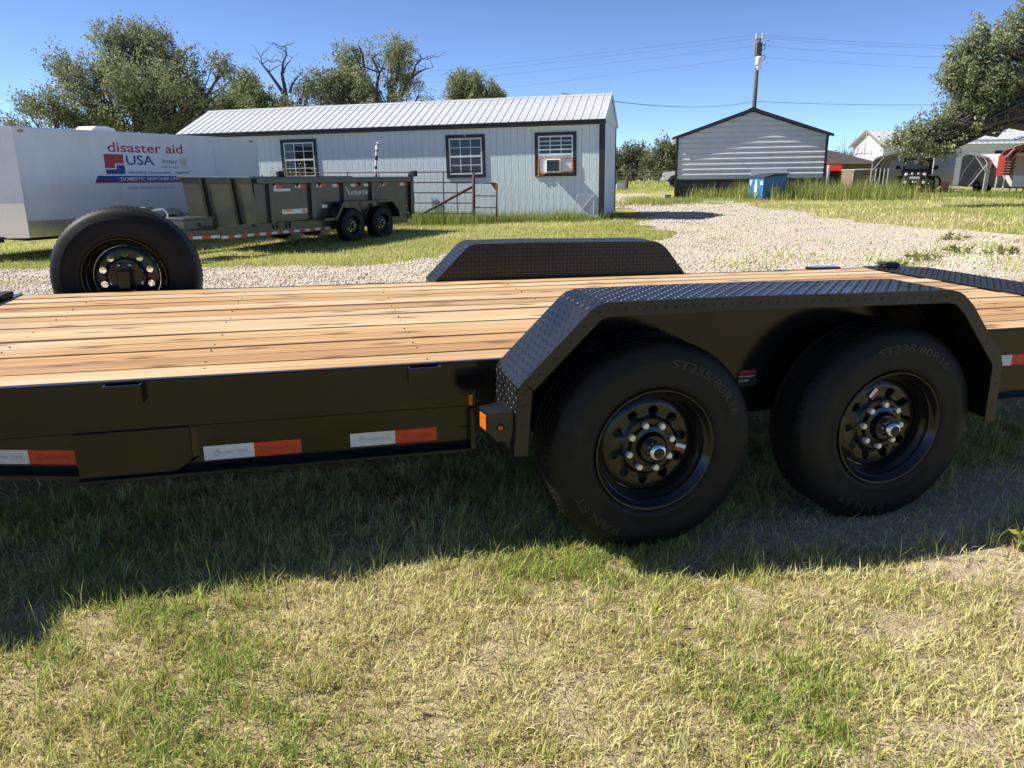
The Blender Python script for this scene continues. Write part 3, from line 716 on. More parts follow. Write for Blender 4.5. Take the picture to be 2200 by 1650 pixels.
# ---- fenders: folded tread plate with raised lugs
FPROF = [(-.519, .422), (-.505, .648), (-.490, .668), (-.272, .886), (-.250, .902), (-.211, .912), (.20, .9145), (1.094, .905), (1.135, .899), (1.165, .884), (1.212, .845), (1.378, .648), (1.393, .61), (1.403, .388)]
def fender(yi, yo):
    """yi = side by the deck, yo = outer side"""
    F = bpy.data.objects.new('fender', None); COL.objects.link(F); F.parent = T; F.empty_display_size = .1
    s = 1 if yo > yi else -1
    prof = FPROF if s < 0 else [(x_*.8965+.034, z_ if z_ < .65 else .65+(z_-.65)*.894) for (x_, z_) in FPROF]
    n = len(prof); th = .004; lip = .046
    mb = MB()
    vs = []
    for (x_, z_) in prof: vs += [(x_, yi, z_), (x_, yo, z_)]
    mb.add(vs, [(2*k, 2*k+1, 2*k+3, 2*k+2) for k in range(n-1)])
    # thickness underneath
    cx, cz = .44, .45
    inn = []
    for (x_, z_) in prof:
        dx_, dz_ = (cx-x_), (cz-z_); L = math.hypot(dx_, dz_); inn.append((x_+dx_/L*th, z_+dz_/L*th))
    mb.add([(x_, yy, z_) for (x_, z_) in inn for yy in (yi, yo-s*.001)], [(2*k, 2*k+2, 2*k+3, 2*k+1) for k in range(n-1)])
    # folded outer lip
    lipv = []
    for k, (x_, z_) in enumerate(prof):
        a = Vector(prof[max(k-1, 0)]); b = Vector(prof[min(k+1, n-1)]); d = (b-a).normalized(); nr = Vector((d.y, -d.x))
        lipv.append((x_+nr.x*lip, z_+nr.y*lip))
    vs = [(x_, yo+s*.002, z_) for (x_, z_) in prof]+[(x_, yo+s*.002, z_) for (x_, z_) in lipv]+[(x_, yo-s*.003, z_) for (x_, z_) in lipv]
    mb.add(vs, [(k, k+1, n+k+1, n+k) for k in range(n-1)]+[(n+k, n+k+1, 2*n+k+1, 2*n+k) for k in range(n-1)])
    mb.build('fender_skin', M['black_plate'], F, True, 25)
    # lugs on the top surface and on the lip
    lg = MB()
    seg = [(Vector((a[0], a[1])), Vector((b[0], b[1]))) for a, b in zip(prof[:-1], prof[1:])]; acc = [0]
    for a, b in seg: acc.append(acc[-1]+(b-a).length)
    def surf(u, v):
        u = min(max(u, 0), acc[-1]-1e-4); k = next(i for i in range(n-1) if acc[i+1] > u); a, b = seg[k]; d = (b-a).normalized(); p = a+d*(u-acc[k])
        return (p.x, v, p.y), (-d.y, 0, d.x)
    plate_lugs(lg, surf, .01, acc[-1]-.01, min(yi, yo)+.004, max(yi, yo)-.004)
    def lipsurf(u, v):
        u = min(max(u, 0), acc[-1]-1e-4); k = next(i for i in range(n-1) if acc[i+1] > u); a, b = seg[k]; d = (b-a).normalized(); p = a+d*(u-acc[k])+Vector((d.y, -d.x))*v
        return (p.x, yo+s*.002, p.y), (0, s, 0)
    plate_lugs(lg, lipsurf, .05, acc[-1]-.03, .006, lip-.004, pitch=.034)
    # inner skirt above the deck (tread plate)
    sk = MB(); pr2 = [p for p in prof if p[1] > .60]; sk.prism(pr2, yi+s*.001, yi+s*.005, lambda u, v, e: (u, e, v-.004)); sk.build('fender_skirt', M['black_plate'], F)
    ins = lambda u, v: in_poly(np.array([u]), np.array([v+.016]), pr2)[0] and in_poly(np.array([u]), np.array([v]), pr2)[0] and v > .67
    plate_lugs(lg, lambda u, v: ((u, yi+s*.001, v), (0, -s, 0)), -.5, 1.39, .67, .91, inside=ins, h=.0032)
    lg2 = None; o = lg.build('tread_lugs', M['black_plate'], F); o['kind'] = 'stuff'
    # smooth panel inside the wheel well
    wp = MB(); wp.prism([(-.50, .40), (-.47, .655), (-.24, .885), (1.14, .885), (1.36, .64), (1.38, .40)] if s < 0 else [(-.40, .40), (-.37, .645), (-.18, .855), (1.05, .855), (1.24, .63), (1.25, .40)], yi+s*.007, yi+s*.012, lambda u, v, e: (u, e, v)); wp.build('wheel_well_panel', M['black_paint'], F)
    return F
fender(.268, -.040); fender(2.278, 2.586)
# front lamp bracket of the near fender
mb = MB(); br = [(-.600, .568), (-.518, .568), (-.518, .497), (-.530, .470), (-.572, .470), (-.602, .506)]
mb.prism(br, -.024, -.019, lambda u, v, e: (u, e, v)); mb.add([(-.602, -.019, .568), (-.517, -.019, .568), (-.517, .10, .568), (-.612, .06, .568), (-.602, -.019, .562), (-.517, -.019, .562), (-.517, .10, .562), (-.612, .06, .562)], [(0, 1, 2, 3), (7, 6, 5, 4), (0, 3, 7, 4), (0, 1, 5, 4)])
mb.add([(-.602, -.022, .568), (-.612, .05, .568), (-.612, .05, .50), (-.602, -.022, .50)], [(0, 1, 2, 3)])
mb.build('lamp_bracket', M['black_plate'], T)
mb = MB(); mb.add([(-.6045, -.016, .557), (-.6125, .036, .557), (-.6125, .036, .508), (-.6045, -.016, .508), (-.6068, -.016, .556), (-.6148, .036, .556), (-.6148, .036, .509), (-.6068, -.016, .509)], [(4, 5, 6, 7), (0, 1, 5, 4), (3, 2, 6, 7), (0, 3, 7, 4), (1, 2, 6, 5)]); mb.build('amber_reflector', M['amber'], T)
mb = MB(); mb.lathe([(.0003, -.034), (.006, -.0325), (.0085, -.028), (.009, -.024)], 16, (-.560, 0, .517)); mb.build('marker_lamp', M['amber'], T, True)
mb = MB(); mb.lathe([(.009, -.0275), (.0135, -.0265), (.0145, -.0242)], 18, (-.560, 0, .517)); mb.build('lamp_grommet', M['black_flat'], T, True)
mb = MB(); mb.box(-.606, -.592, .262, .2705, .508, .548); mb.build('amber_reflector', M['amber'], T)
mb = MB(); mb.tube([(-.596, .262, .506), (-.59, .25, .490), (-.57, .24, .488), (-.55, .22, .50)], .003, 6); mb.build('lamp_wire', M['black_flat'], T)
# rear tread plate deck end
mb = MB(); RP = [(2.622, .272), (2.622, 2.275), (2.86, 2.275), (3.02, 2.10), (3.02, .30), (2.98, .272)]
mb.prism(RP, .672, .678, lambda u, v, e: (u, v, e)); mb.prism([(2.64, .30), (2.64, 2.24), (3.0, 2.1), (3.0, .3)], .50, .6715, lambda u, v, e: (u, v, e)); mb.build('rear_plate', M['black_plate'], T)
lg = MB(); plate_lugs(lg, lambda u, v: ((u, v, .678), (0, 0, 1)), 2.63, 3.01, .29, 2.26, inside=lambda u, v: u < 2.85 or v < 2.08); o = lg.build('tread_lugs', M['black_plate'], T); o['kind'] = 'stuff'
mb = MB(); mb.box(2.68, 2.80, 2.12, 2.20, .679, .715, bev=.006); mb.tube([(2.66, 2.16, .69), (2.67, 2.16, .705), (2.69, 2.16, .705)], .006, 6); mb.build('ramp_catch', M['black_flat'], T)
mb = MB(); mb.box(2.22, 2.45, 2.275, 2.36, .64, .676, bev=.004); mb.build('ramp_hook', M['black_paint'], T)
# front end of the deck: steel header and its fittings
mb = MB(); mb.box(XF-.16, XF-.004, .272, 2.29, .50, .672, bev=.006); mb.build('front_header', M['black_paint'], T)
mb = MB(); mb.box(XF-.15, XF-.02, 2.05, 2.20, .673, .70, bev=.006); mb.build('header_fitting', M['black_flat'], T)
mb = MB(); mb.box(-3.62, XF-.165, .28, 2.24, .655, .669); mb.build('tongue_deck', M['black_plate'], T)
mb = MB(); mb.box(-3.60, -3.16, .26, 1.85, .671, 1.22, bev=.008); mb.build('shadow_chest', M['black_plate'], T)  # unseen chest out of view, added and sized to cast the shadow at left
mb = MB(); mb.box(-3.61, -3.15, .25, 1.86, 1.2205, 1.245, bev=.006); mb.box(-3.159, -3.150, .95, 1.15, 1.10, 1.17); mb.build('shadow_chest_lid', M['black_plate'], T)
mb = MB(); mb.tube([(-3.6, 1.28, .40), (-4.35, 1.28, .40)], .06, 8); mb.box(-4.5, -4.3, 1.2, 1.36, .36, .46, bev=.01); mb.build('coupler', M['black_paint'], T)
mb = MB(); mb.tube([(-3.75, 1.28, .05), (-3.75, 1.28, .85)], .035, 10); mb.box(-3.83, -3.67, 1.2, 1.36, .0, .02); mb.build('tongue_jack', M['black_flat'], T)
wl = MB(); rw = random.Random(12)
for (xa, xb, yy, zz) in ((-1.87, -1.54, .2745, .5045), (-1.53, -.62, .2905, .5040), (-1.72, -1.55, .2745, .3440), (-.64, -.60, .2905, .42)):
    x_ = xa
    while x_ < xb:
        s_ = rw.uniform(.003, .006); wl.box(x_, x_+.007, yy-.0035, yy+.002, zz-s_*.6, zz+s_*.6, bev=.0012); x_ += .0075
o = wl.build('weld_bead', M['black_paint'], T); o['kind'] = 'stuff'
# axles, springs, brake label
for ax in (0, .96):
    mb = MB(); mb.tube([(ax, .10, .385), (ax, 2.45, .385)], .038, 12); mb.build('axle', M['black_flat'], T)
for yy in (.345, 2.2):
    mb = MB(); mb.box(-.42, .40, yy-.03, yy+.03, .42, .45); mb.box(.56, 1.38, yy-.03, yy+.03, .42, .45); mb.box(.30, .66, yy-.02, yy+.02, .45, .50); mb.build('leaf_spring', M['black_flat'], T)
long_box('underside_beam', -.60, 1.46, .42, .47, .35, .53, 'black_flat'); long_box('underside_beam', -.60, 1.46, 2.06, 2.11, .35, .53, 'black_flat')
mb = MB(); mb.box(.455, .535, .2535, .2555, .508, .574); mb.build('brake_label', M['black_flat'], T)
mb = MB(); mb.box(.459, .528, .2518, .2533, .558, .569); mb.build('brake_label_band', M['sticker_red'], T)
mb = MB(); fn = lambda u, v: (u, .2525, v); text_on(mb, 'NEV-R-ADJUST', fn, .460, .526, .542, .550); text_on(mb, 'E-Z LUBE', fn, .460, .500, .526, .534); mb.build('brake_label_lettering', M['white_text'], T)
WZ = .378
wheel(T, (0, 0, WZ), R(6), sticker=(R(-3), .125, R(14))); wheel(T, (.96, 0, WZ), R(-20), sticker=(R(88), .130, R(-30)))
wheel(T, (0, 2.55, WZ), R(40), flip=True, mark=False); wheel(T, (.96, 2.55, WZ), R(10), flip=True, mark=False)

# spare wheel, upright behind the far rail, and its holder
S = thing('spare_wheel', 'black spare trailer wheel standing upright beyond the plank deck', 'wheel', (-2.14, 2.365, .728))
fill_wheel(S, hub=False, mark=False)
for k in range(8):
    a = 2*math.pi*(k+.5)/8
    if k in (1, 2): 
        mb = MB(); mb.lathe([(.0004, .012), (.009, .016), (.0135, .026), (.0135, .05)], 16); put('dome_nut', mb.mesh('dome_nut', True), M['chrome'], S, (.0825*math.cos(a)*.9, 0, .0825*math.sin(a)*.9))
    else: put('lug_nut', NUT, M['zinc'], S, (.0825*math.cos(a), .052, .0825*math.sin(a)))
mb = MB(); hx = [(-.068, .075), (.068, .075), (.095, .015), (.06, -.07), (-.06, -.07), (-.095, .015)]
mb.prism(hx, 2.393, 2.402, lambda u, v, e: (-2.14+u, e, .728+v)); mb.box(-2.172, -2.108, 2.33, 2.392, .45, .772, bev=.004); mb.box(-2.19, -2.09, 2.272, 2.40, .42, .47); mb.build('spare_holder', M['black_paint'], T)
# ================================================================== SHED
SA = R(27.2); SHED_L = 13.3; SHED_D = 3.54; SH = 2.68; SRISE = .76
shed = thing('shed', 'long pale blue plank sided shed with black trim and ribbed metal roof', 'shed', (6.92, 18.30, .06), rot=(0, -math.atan(.024), -SA))
# local: x to the right end (0), wall runs to -13 ; y into the building ; z up
mb = MB(); mb.box(-SHED_L+.02, -.02, .02, SHED_D, .0, SH-.02); mb.prism([(.02, SH-.02), (SHED_D, SH-.02), (SHED_D/2, SH+SRISE-.06)], -SHED_L+.02, -.02, lambda u, v, e: (e, u, v)); mb.build('wall_core', M['siding'], shed)
NP = 65; pw = SHED_L/NP
mb = MB(); mb.box(.003, pw-.003, 0, .02, 0, SH-.02); PL = mb.mesh('siding_plank'); PL.materials.append(M['siding'])
for i in range(NP): put('siding_plank', PL, None, shed, (-SHED_L+i*pw, 0, 0))
mb = MB(); mb.box(-.02, 0, .03, SHED_D-.03, 0, SH-.02); mb.build('gable_wall', M['siding'], shed)
mb = MB(); mb.prism([(-.02, SH+.02), (SHED_D+.02, SH+.02), (SHED_D/2, SH+SRISE-.02)], -.019, .012, lambda u, v, e: (e, u, v)); mb.build('gable_panel', M['siding'], shed)
def sbox(name, a, mat, parent=shed, bev=0): m_ = MB(); m_.box(*a, bev=bev); return m_.build(name, M[mat], parent)
sbox('corner_trim', (-.13, .022, -.022, -.001, 0, SH-.02), 'trim_black'); sbox('corner_trim', (.0015, .022, -.0005, .12, 0, SH-.02), 'trim_black'); sbox('corner_trim', (.0015, .022, SHED_D-.10, SHED_D+.02, 0, SH-.02), 'trim_black')
sbox('gable_band', (.012, .02, .13, SHED_D-.1, SH-.06, SH+.02), 'siding')
OV = .12; ez = SH-OV*SRISE/(SHED_D/2)
sbox('fascia', (-SHED_L-.06, .06, -OV-.02, -OV, ez-.105, ez+.035), 'trim_black')
sbox('soffit', (-SHED_L-.04, .04, -OV, .0, ez-.10, ez-.08), 'siding')
# roof: front slope of separate ribbed panels, back slope one sheet
sl2 = math.hypot(SHED_D/2+OV+.05, SRISE*(SHED_D/2+OV+.05)/(SHED_D/2)); ang = math.atan2(SRISE, SHED_D/2)
RW = (SHED_L+.12)/59
def rib_panel(L, wd, rh=.02):
    m_ = MB(); pr = [(0, 0), (0, .004), (wd-.040, .004), (wd-.030, rh), (wd-.012, rh), (wd-.002, .004), (wd-.002, 0)]
    m_.prism(pr, 0, L, lambda u, v, e: (u, e*math.cos(ang)-v*math.sin(ang), e*math.sin(ang)+v*math.cos(ang))); return m_.mesh('roof_panel')
RPM = rib_panel(sl2, RW); RPM.materials.append(M['roof_metal'])
roof = bpy.data.objects.new('roof', None); COL.objects.link(roof); roof.parent = shed; roof.location = (0, -OV-.045, ez+.038-.012)
for i in range(59): put('roof_panel', RPM, None, roof, (-SHED_L-.06+i*RW, 0, 0))
mb = MB(); yy = SHED_D/2; mb.prism([(yy+.001, SH+SRISE+.022), (yy+.001, SH+SRISE+.030), (SHED_D+.2, SH-.07), (SHED_D+.2, SH-.08)], -SHED_L-.06, .06, lambda u, v, e: (e, u, v)); mb.build('roof_back', M['roof_metal'], shed)
mb = MB(); ry = SHED_D/2; rz_ = SH+SRISE+.048
mb.prism([(ry-.16, rz_-.055), (ry, rz_+.008), (ry+.16, rz_-.055), (ry+.16, rz_-.062), (ry, rz_), (ry-.16, rz_-.062)], -SHED_L-.07, .07, lambda u, v, e: (e, u, v)); mb.build('ridge_cap', M['roof_metal'], shed)
mb = MB(); mb.prism([(-OV-.04, ez-.03), (SHED_D/2, SH+SRISE-.03), (SHED_D+.16, ez-.03), (SHED_D+.16, ez+.03), (SHED_D/2, SH+SRISE+.04), (-OV-.04, ez+.03)], .0605, .070, lambda u, v, e: (e, u, v)); mb.build('rake_trim', M['roof_metal'], shed)
for xx in (-12.6, -8.5, -4.4, -.35):
    sbox('skid_block', (xx-.2, xx+.2, .1, .5, -.32, -.002), 'concrete')
sbox('floor_skid', (-SHED_L+.05, -.06, .04, .16, -.12, -.002), 'timber_grey')
def window(x0, x1, z0, z1, ac=False):
    W = bpy.data.objects.new('window', None); COL.objects.link(W); W.parent = shed
    b = .095
    for (a, mm) in (((x0, x1, -.030, -.001, z1-b, z1), 0), ((x0, x1, -.030, -.001, z0, z0+b), 0), ((x0, x0+b, -.029, -.001, z0+b, z1-b), 0), ((x1-b, x1, -.029, -.001, z0+b, z1-b), 0)):
        sbox('window_trim', a, 'trim_black', W)
    ix0, ix1, iz0, iz1 = x0+b, x1-b, z0+b, z1-b
    fw = .035
    for a in ((ix0, ix1, -.024, -.002, iz1-fw, iz1), (ix0, ix1, -.024, -.002, iz0, iz0+fw), (ix0, ix0+fw, -.023, -.002, iz0+fw, iz1-fw), (ix1-fw, ix1, -.023, -.002, iz0+fw, iz1-fw)): sbox('window_frame', a, 'white_paint', W)
    zm = (iz0+iz1)/2; lo = zm if ac else iz0+fw
    sbox('meeting_rail', (ix0+fw, ix1-fw, -.026, -.002, zm-.025, zm+.02), 'white_paint', W)
    nr = 2
    for (a, b2) in ((lo, zm-.025), (zm+.02, iz1-fw)):
        if b2-a < .1: continue
        for j in range(nr):
            za = a+(b2-a)*j/nr; zb = a+(b2-a)*(j+1)/nr
            for k in range(3):
                xa = ix0+fw+(ix1-ix0-2*fw)*k/3; xb = ix0+fw+(ix1-ix0-2*fw)*(k+1)/3; sbox('pane', (xa+.008, xb-.008, -.010, -.003, za+.008, zb-.008), 'dark_glass', W)
            if j: sbox('muntin', (ix0+fw, ix1-fw, -.016, -.004, za-.010, za+.010), 'white_paint', W)
        for k in (1, 2): xa = ix0+fw+(ix1-ix0-2*fw)*k/3; sbox('muntin', (xa-.010, xa+.010, -.0165, -.0045, a, b2), 'white_paint', W)
    if ac:
        for zz in (zm+.13, zm+.36): sbox('security_bar', (ix0+.01, ix1-.01, -.034, -.027, zz-.012, zz+.012), 'white_paint', W)
    return W
window(-9.88, -8.69, 1.20, 2.40); window(-4.60, -3.42, 1.17, 2.37); window(-1.96, -.77, 1.16, 2.36, ac=True)
mb = MB(); mb.tube([(-4.0, -.03, 2.40), (-4.0, -.05, 2.34), (-4.0, -.05, 2.32)], .012, 6); mb.build('light_hook', M['white_paint'], shed)
# window air conditioner with foam sealing
ac = thing('air_conditioner', 'white window air conditioner sealed in with orange foam', 'air conditioner', shed.location, rot=tuple(shed.rotation_euler))
acr = random.Random(5)
def abox(name, a, mat, bev=0): m_ = MB(); m_.box(*a, bev=bev); return m_.build(name, M[mat], ac)
abox('case', (-1.60, -1.18, -.22, -.012, 1.27, 1.63), 'white_paint', .012); abox('grille', (-1.585, -1.235, -.226, -.2205, 1.30, 1.60), 'grey_dump')
mb = MB()
for k in range(10): mb.box(-1.58, -1.24, -.231, -.2265, 1.305+k*.03, 1.317+k*.03)
mb.build('grille_slats', M['grey_dump_dark_and_shade'], ac); abox('side_panel', (-1.83, -1.605, -.040, -.013, 1.27, 1.63), 'white_paint'); abox('side_panel', (-1.175, -.88, -.040, -.013, 1.27, 1.63), 'white_paint')
mb = MB()
def foam_run(a, b, n_):
    for k in range(n_):
        t_ = (k+acr.uniform(0, .9))/n_; x_ = a[0]+(b[0]-a[0])*t_; z_ = a[1]+(b[1]-a[1])*t_; s = acr.uniform(.012, .032)
        vs = [(x_+s*acr.uniform(.7, 1.5)*dx, -.045+s*.8*dy, z_+s*acr.uniform(.7, 1.4)*dz) for (dx, dy, dz) in ((1, 0, 0), (0, 1, 0), (-1, 0, 0), (0, -1, 0), (0, 0, 1), (0, 0, -1), (.7, -.6, .7), (-.7, -.6, -.7))]
        bm_ = bmesh.new(); [bm_.verts.new(v) for v in vs]; r_ = bmesh.ops.convex_hull(bm_, input=bm_.verts); bm_.verts.ensure_lookup_table(); bm_.verts.index_update()
        mb.add([v.co[:] for v in bm_.verts], [[v.index for v in f.verts] for f in bm_.faces]); bm_.free()
foam_run((-1.84, 1.25), (-1.84, 1.64), 26); foam_run((-.87, 1.26), (-.87, 1.66), 26); foam_run((-1.84, 1.65), (-.87, 1.66), 22); foam_run((-1.84, 1.24), (-1.62, 1.25), 10); foam_run((-1.17, 1.25), (-.87, 1.26), 24); foam_run((-1.88, 1.18), (-1.72, 1.22), 10)
mb.build('foam_seal', M['foam'], ac)
# wire mesh panel leaning at the corner
wp = thing('wire_panel', 'small galvanised wire mesh panel leaning on the shed corner', 'wire panel', tuple(Vector(shed.location)+Matrix.Rotation(-SA, 3, 'Z') @ Vector((-.75, -.28, -.10))), rot=(R(-5), 0, -SA))
mb = MB()
for (a, b) in (((0, 0, 0), (0, 0, .72)), ((.5, 0, 0), (.5, 0, .72)), ((0, 0, .72), (.5, 0, .72)), ((0, 0, 0), (.5, 0, 0))): mb.tube([a, b], .011, 6)
mb.build('frame', M['galv'], wp); mb = MB(); mb.bar((.02, -.012, .16), (.46, -.012, .70), .03, .01); mb.build('brace', M['white_paint'], wp)
mb = MB()
for k in range(1, 12): mb.tube([(.5*k/12, 0, 0), (.5*k/12, 0, .72)], .0022, 4)
for k in range(1, 17): mb.tube([(0, .003, .72*k/17), (.5, .003, .72*k/17)], .0022, 4)
mb.build('mesh', M['galv'], wp)
# peeling standpipe in front of the wall
sp_ = Vector(shed.location)+Matrix.Rotation(-SA, 3, 'Z') @ Vector((-6.72, -.35, 0))
sp = thing('standpipe', 'thin white pipe with peeling black wrap against the shed wall', 'pipe', (sp_.x, sp_.y, gz(sp_.x, sp_.y)))
mb = MB(); mb.tube([(0, 0, -.05), (.01, 0, .8), (.0, 0, 1.5), (.05, 0, 2.0), (.07, 0, 2.22)], .034, 8); mb.build('pipe', M['white_paint'], sp, True)
mb = MB(); mb.tube([(.06, 0, 2.18), (.07, -.01, 2.29), (.11, -.03, 2.30), (.13, -.03, 2.2)], .026, 8); mb.build('hook', M['galv'], sp, True)
for z0, z1 in ((.1, .62), (.75, 1.15), (1.22, 1.42), (1.55, 1.64), (1.80, 1.93), (2.05, 2.09)):
    mb = MB(); f_ = lambda z: np.interp(z, [0, .8, 1.5, 2.0, 2.22], [0, .01, 0, .05, .07]); mb.tube([(f_(z0), 0, z0), (f_((z0+z1)/2)+.004, 0, (z0+z1)/2), (f_(z1), 0, z1)], .038, 8); mb.build('wrap', M['black_flat'], sp, True)

# ================================================================== PIPE FENCE in front of the shed
def fpt(px, dist=20.6):
    q = Vector(shed.location)+Matrix.Rotation(-SA, 3, 'Z') @ Vector((0, -1.15, 0)); d = ray(px, 430); n = np.array([math.sin(SA), math.cos(SA), 0]); t_ = n@(np.array(q)-CAM_POS)/(n@d); p = CAM_POS+d*t_; return p[0], p[1]
def up(p, z): return (p[0], p[1], z)
fen = thing('pipe_fence', 'rusty welded pipe fence panel with diagonal brace before the shed', 'fence')
FP = {k: fpt(k) for k in (617, 750, 816, 884, 953, 982, 1018, 1067)}
hz = {k: gz(*p) for k, p in FP.items()}
def fpart(name, a, b, r_): m_ = MB(); m_.tube([a, b], r_, 8); return m_.build(name, M['rust'], fen, True)
fpart('post', up(FP[1018], hz[1018]-.2), up(FP[1018], 1.27), .045)
for k in (617, 750, 816, 884, 953): fpart('upright', up(FP[k], hz[k]-.05), up(FP[k], 1.30), .016)
fpart('upright', up(FP[982], hz[982]-.05), up(FP[982], 1.02), .014); fpart('post', up(FP[1067], hz[1067]-.1), up(FP[1067], 1.0), .026)
for z_ in (1.30, 1.02, .74, .46, .18): fpart('rail', up(FP[617], z_-.05), up(FP[1018], z_), .014)
for z_ in (1.0, .66, .34): fpart('rail', up(FP[1018], z_), up(FP[1067], z_), .014)
b1 = fpt(900); fpart('brace', up(b1, .1), up(FP[1018], .92), .036)
mb = MB(); a = FP[1067]; b = fpt(1054); mb.prism([(0, 0), (0, -.22), (-1, 0)], -.006, .006, lambda u, v, e: (a[0]+(b[0]-a[0])*(-u)+e, a[1]+(b[1]-a[1])*(-u)+e, 1.0+v)); mb.build('corner_plate', M['rust'], fen)

# ================================================================== METAL BARN (ribbed sheets across the gable)
BA = R(26); barn = thing('metal_barn', 'grey metal gable barn with black lower sheets and black roof trim', 'barn', (15.40, 30.90, .08), rot=(0, -math.atan(.018), -BA))
BW, BE, BP = 6.5, 2.72, 3.80
def bw_at(z):  # half-open width of the gable at height z
    if z <= BE: return 0, BW
    t_ = (z-BE)/(BP-BE); return BW/2*t_, BW-BW/2*t_
mb = MB(); mb.prism([(0.01, 0), (BW-.01, 0), (BW-.01, BE-.02), (BW/2, BP-.03), (.01, BE-.02)], .045, 8.0, lambda u, v, e: (u, e, v)); mb.build('wall_core', M['barn_white'], barn)
z = 0; ch = .228; k = 0
while z < BP-.06:
    z1 = min(z+ch, BP-.03); bl = k < 4
    prof = [(0, 0), (.62, 0), (.72, -.026), (.88, -.026), (1.0, -.002)]
    m_ = MB(); vs = []; fs = []
    for t_, yy in prof:
        zz = z+(z1-z)*t_; a, b = bw_at(zz); vs += [(a+.03, yy+.020, zz), (max(b-.03, a+.04), yy+.020, zz)]
    n = len(prof); fs = [(2*i, 2*i+1, 2*i+3, 2*i+2) for i in range(n-1)]
    back = [(p[0], .044, p[2]) for p in vs]; nv = len(vs); m_.add(vs+back, fs+[(0, 1, nv+1, nv), (2*n-2, 2*n-1, nv+2*n-1, nv+2*n-2)])
    m_.build('siding_sheet', M['barn_black' if bl else 'barn_white'], barn); z = z1; k += 1
for x_ in (0, BW):
    m_ = MB(); m_.box(x_-.05, x_+.05, -.035, .06, 0, BE+.02); m_.build('corner_trim', M['trim_black'], barn)
ovh = .24
for sgn in (0, 1):
    fx = (lambda u: u) if sgn == 0 else (lambda u: BW-u)
    zl = BE-ovh*(BP-BE)/(BW/2)
    m_ = MB(); m_.prism([(-ovh, zl+.02), (BW/2, BP+.02), (BW/2, BP+.16), (-ovh, zl+.13)], -.16, -.04, lambda u, v, e: (fx(u), e, v)); m_.build('rake_trim', M['trim_black'], barn)
    m_ = MB(); m_.prism([(-ovh, zl+.07), (BW/2, BP+.07), (BW/2, BP+.11), (-ovh, zl+.11)], -.0395, 8.2, lambda u, v, e: (fx(u), e, v)); m_.build('roof', M['white_sheet'], barn)
m_ = MB(); m_.prism([(BW/2-.22, BP+.10), (BW/2, BP+.185), (BW/2+.22, BP+.10)], -.165, 8.2, lambda u, v, e: (u, e, v)); m_.build('ridge_cap', M['trim_black'], barn)
m_ = MB(); m_.tube([(BW+.16, -.02, 0), (BW+.16, -.02, 1.35), (BW+.16, .02, 1.42)], .07, 10); m_.build('downpipe', M['galv'], barn, True)
m_ = MB(); m_.box(3.35, 4.9, -.05, -.012, 1.02, 1.26); m_.build('patch_panel', M['barn_white'], barn)

# ================================================================== UTILITY POLE and lines
pb = at(1606, 420, 46); pt_ = at(1631, 82, 46); pz0 = gz(pb[0], pb[1])
pole = thing('utility_pole', 'leaning wooden utility pole with white transformer behind the barn', 'utility pole', (pb[0], pb[1], pz0))
lean = Vector((pt_[0]-pb[0], pt_[1]-pb[1], 0)); H = pt_[2]-pz0
def pp(t_, dx=0, dy=0, dz=0):
    c_ = lean*t_+Vector((0, 0, H*t_)); r_ = Vector(HR); f_ = Vector(HF); return tuple(c_+r_*dx+f_*dy+Vector((0, 0, dz)))
mb = MB(); mb.tube([pp(-.02), pp(.5), pp(1)], [.15, .125, .10], 10); mb.build('mast', M['pole_wood'], pole, True)
mb = MB(); mb.tube([pp(.828, .0, -.20), pp(.832, .0, -.20), pp(.878, .0, -.20), pp(.884, .0, -.20)], [.15, .17, .17, .12], 12); mb.build('transformer', M['white_paint'], pole, True, 40)
mb = MB(); mb.tube([pp(.794, 0, -.3), pp(.803, 0, -.3), pp(.812, 0, -.28)], [.05, .11, .13], 12); mb.tube([pp(.812, 0, -.28), pp(.817, 0, -.28)], [.16, .14], 12); mb.build('yard_lamp', M['insulator'], pole, True, 40)
mb = MB(); mb.box(-.16, .16, -.12, .12, -.35, .35, Matrix.Translation(pp(.93))); mb.build('cross_mount', M['pole_wood'], pole)
for dx in (-.17, .17):
    mb = MB(); mb.tube([pp(.985, dx*.7), pp(1.0, dx), pp(1.018, dx)], [.03, .05, .03], 8); mb.tube([pp(1.018, dx), pp(1.022, dx), pp(1.028, dx)], [.045, .05, .03], 8); mb.build('insulator', M['insulator'], pole, True)
mb = MB(); mb.tube([pp(.97, .1), pp(.955, .35), pp(.94, .38), pp(.925, .28), pp(.93, .14)], .022, 6); mb.tube([pp(.955, .35), pp(.985, .42), pp(.985, .6)], .012, 6); mb.tube([pp(.895, .22), pp(.89, .42), pp(.865, .38), pp(.862, .2)], .018, 6); mb.build('fuse_cutout', M['black_flat'], pole, True)
def span(label, a, b, sag, r_):
    m_ = MB(); a = Vector(a); b = Vector(b); N = 24
    m_.tube([a+(b-a)*(k/N)-Vector((0, 0, sag*4*(k/N)*(1-k/N))) for k in range(N+1)], r_, 5); o = m_.build('power_line', M['wire']); tag(o, label, 'power line', 'overhead lines on the utility pole'); return o
P0 = Vector((pb[0], pb[1], pz0))
tops = [(1.022, -.17, 'top'), (1.003, .17, 'second'), (.955, .05, 'third'), (.885, .05, 'fourth')]
for (t_, dx, nm), (lx, ly), (rx, ry_) in zip(tops, ((500, 168), (500, 178), (500, 192), (500, 226)), ((2700, 84), (2700, 90), (2700, 112), (2700, 136))):
    q = P0+Vector(pp(t_, dx)); lp = at(lx, ly, 78); lp2 = q+(Vector(lp)-q)*2.2; rp = at(rx, ry_, 44)
    span(f'{nm} wire from the utility pole top leading left over the shed', q, lp2, 1.0, .006); span(f'{nm} wire from the utility pole top leading right to the oak', q, Vector(rp), .5, .006)
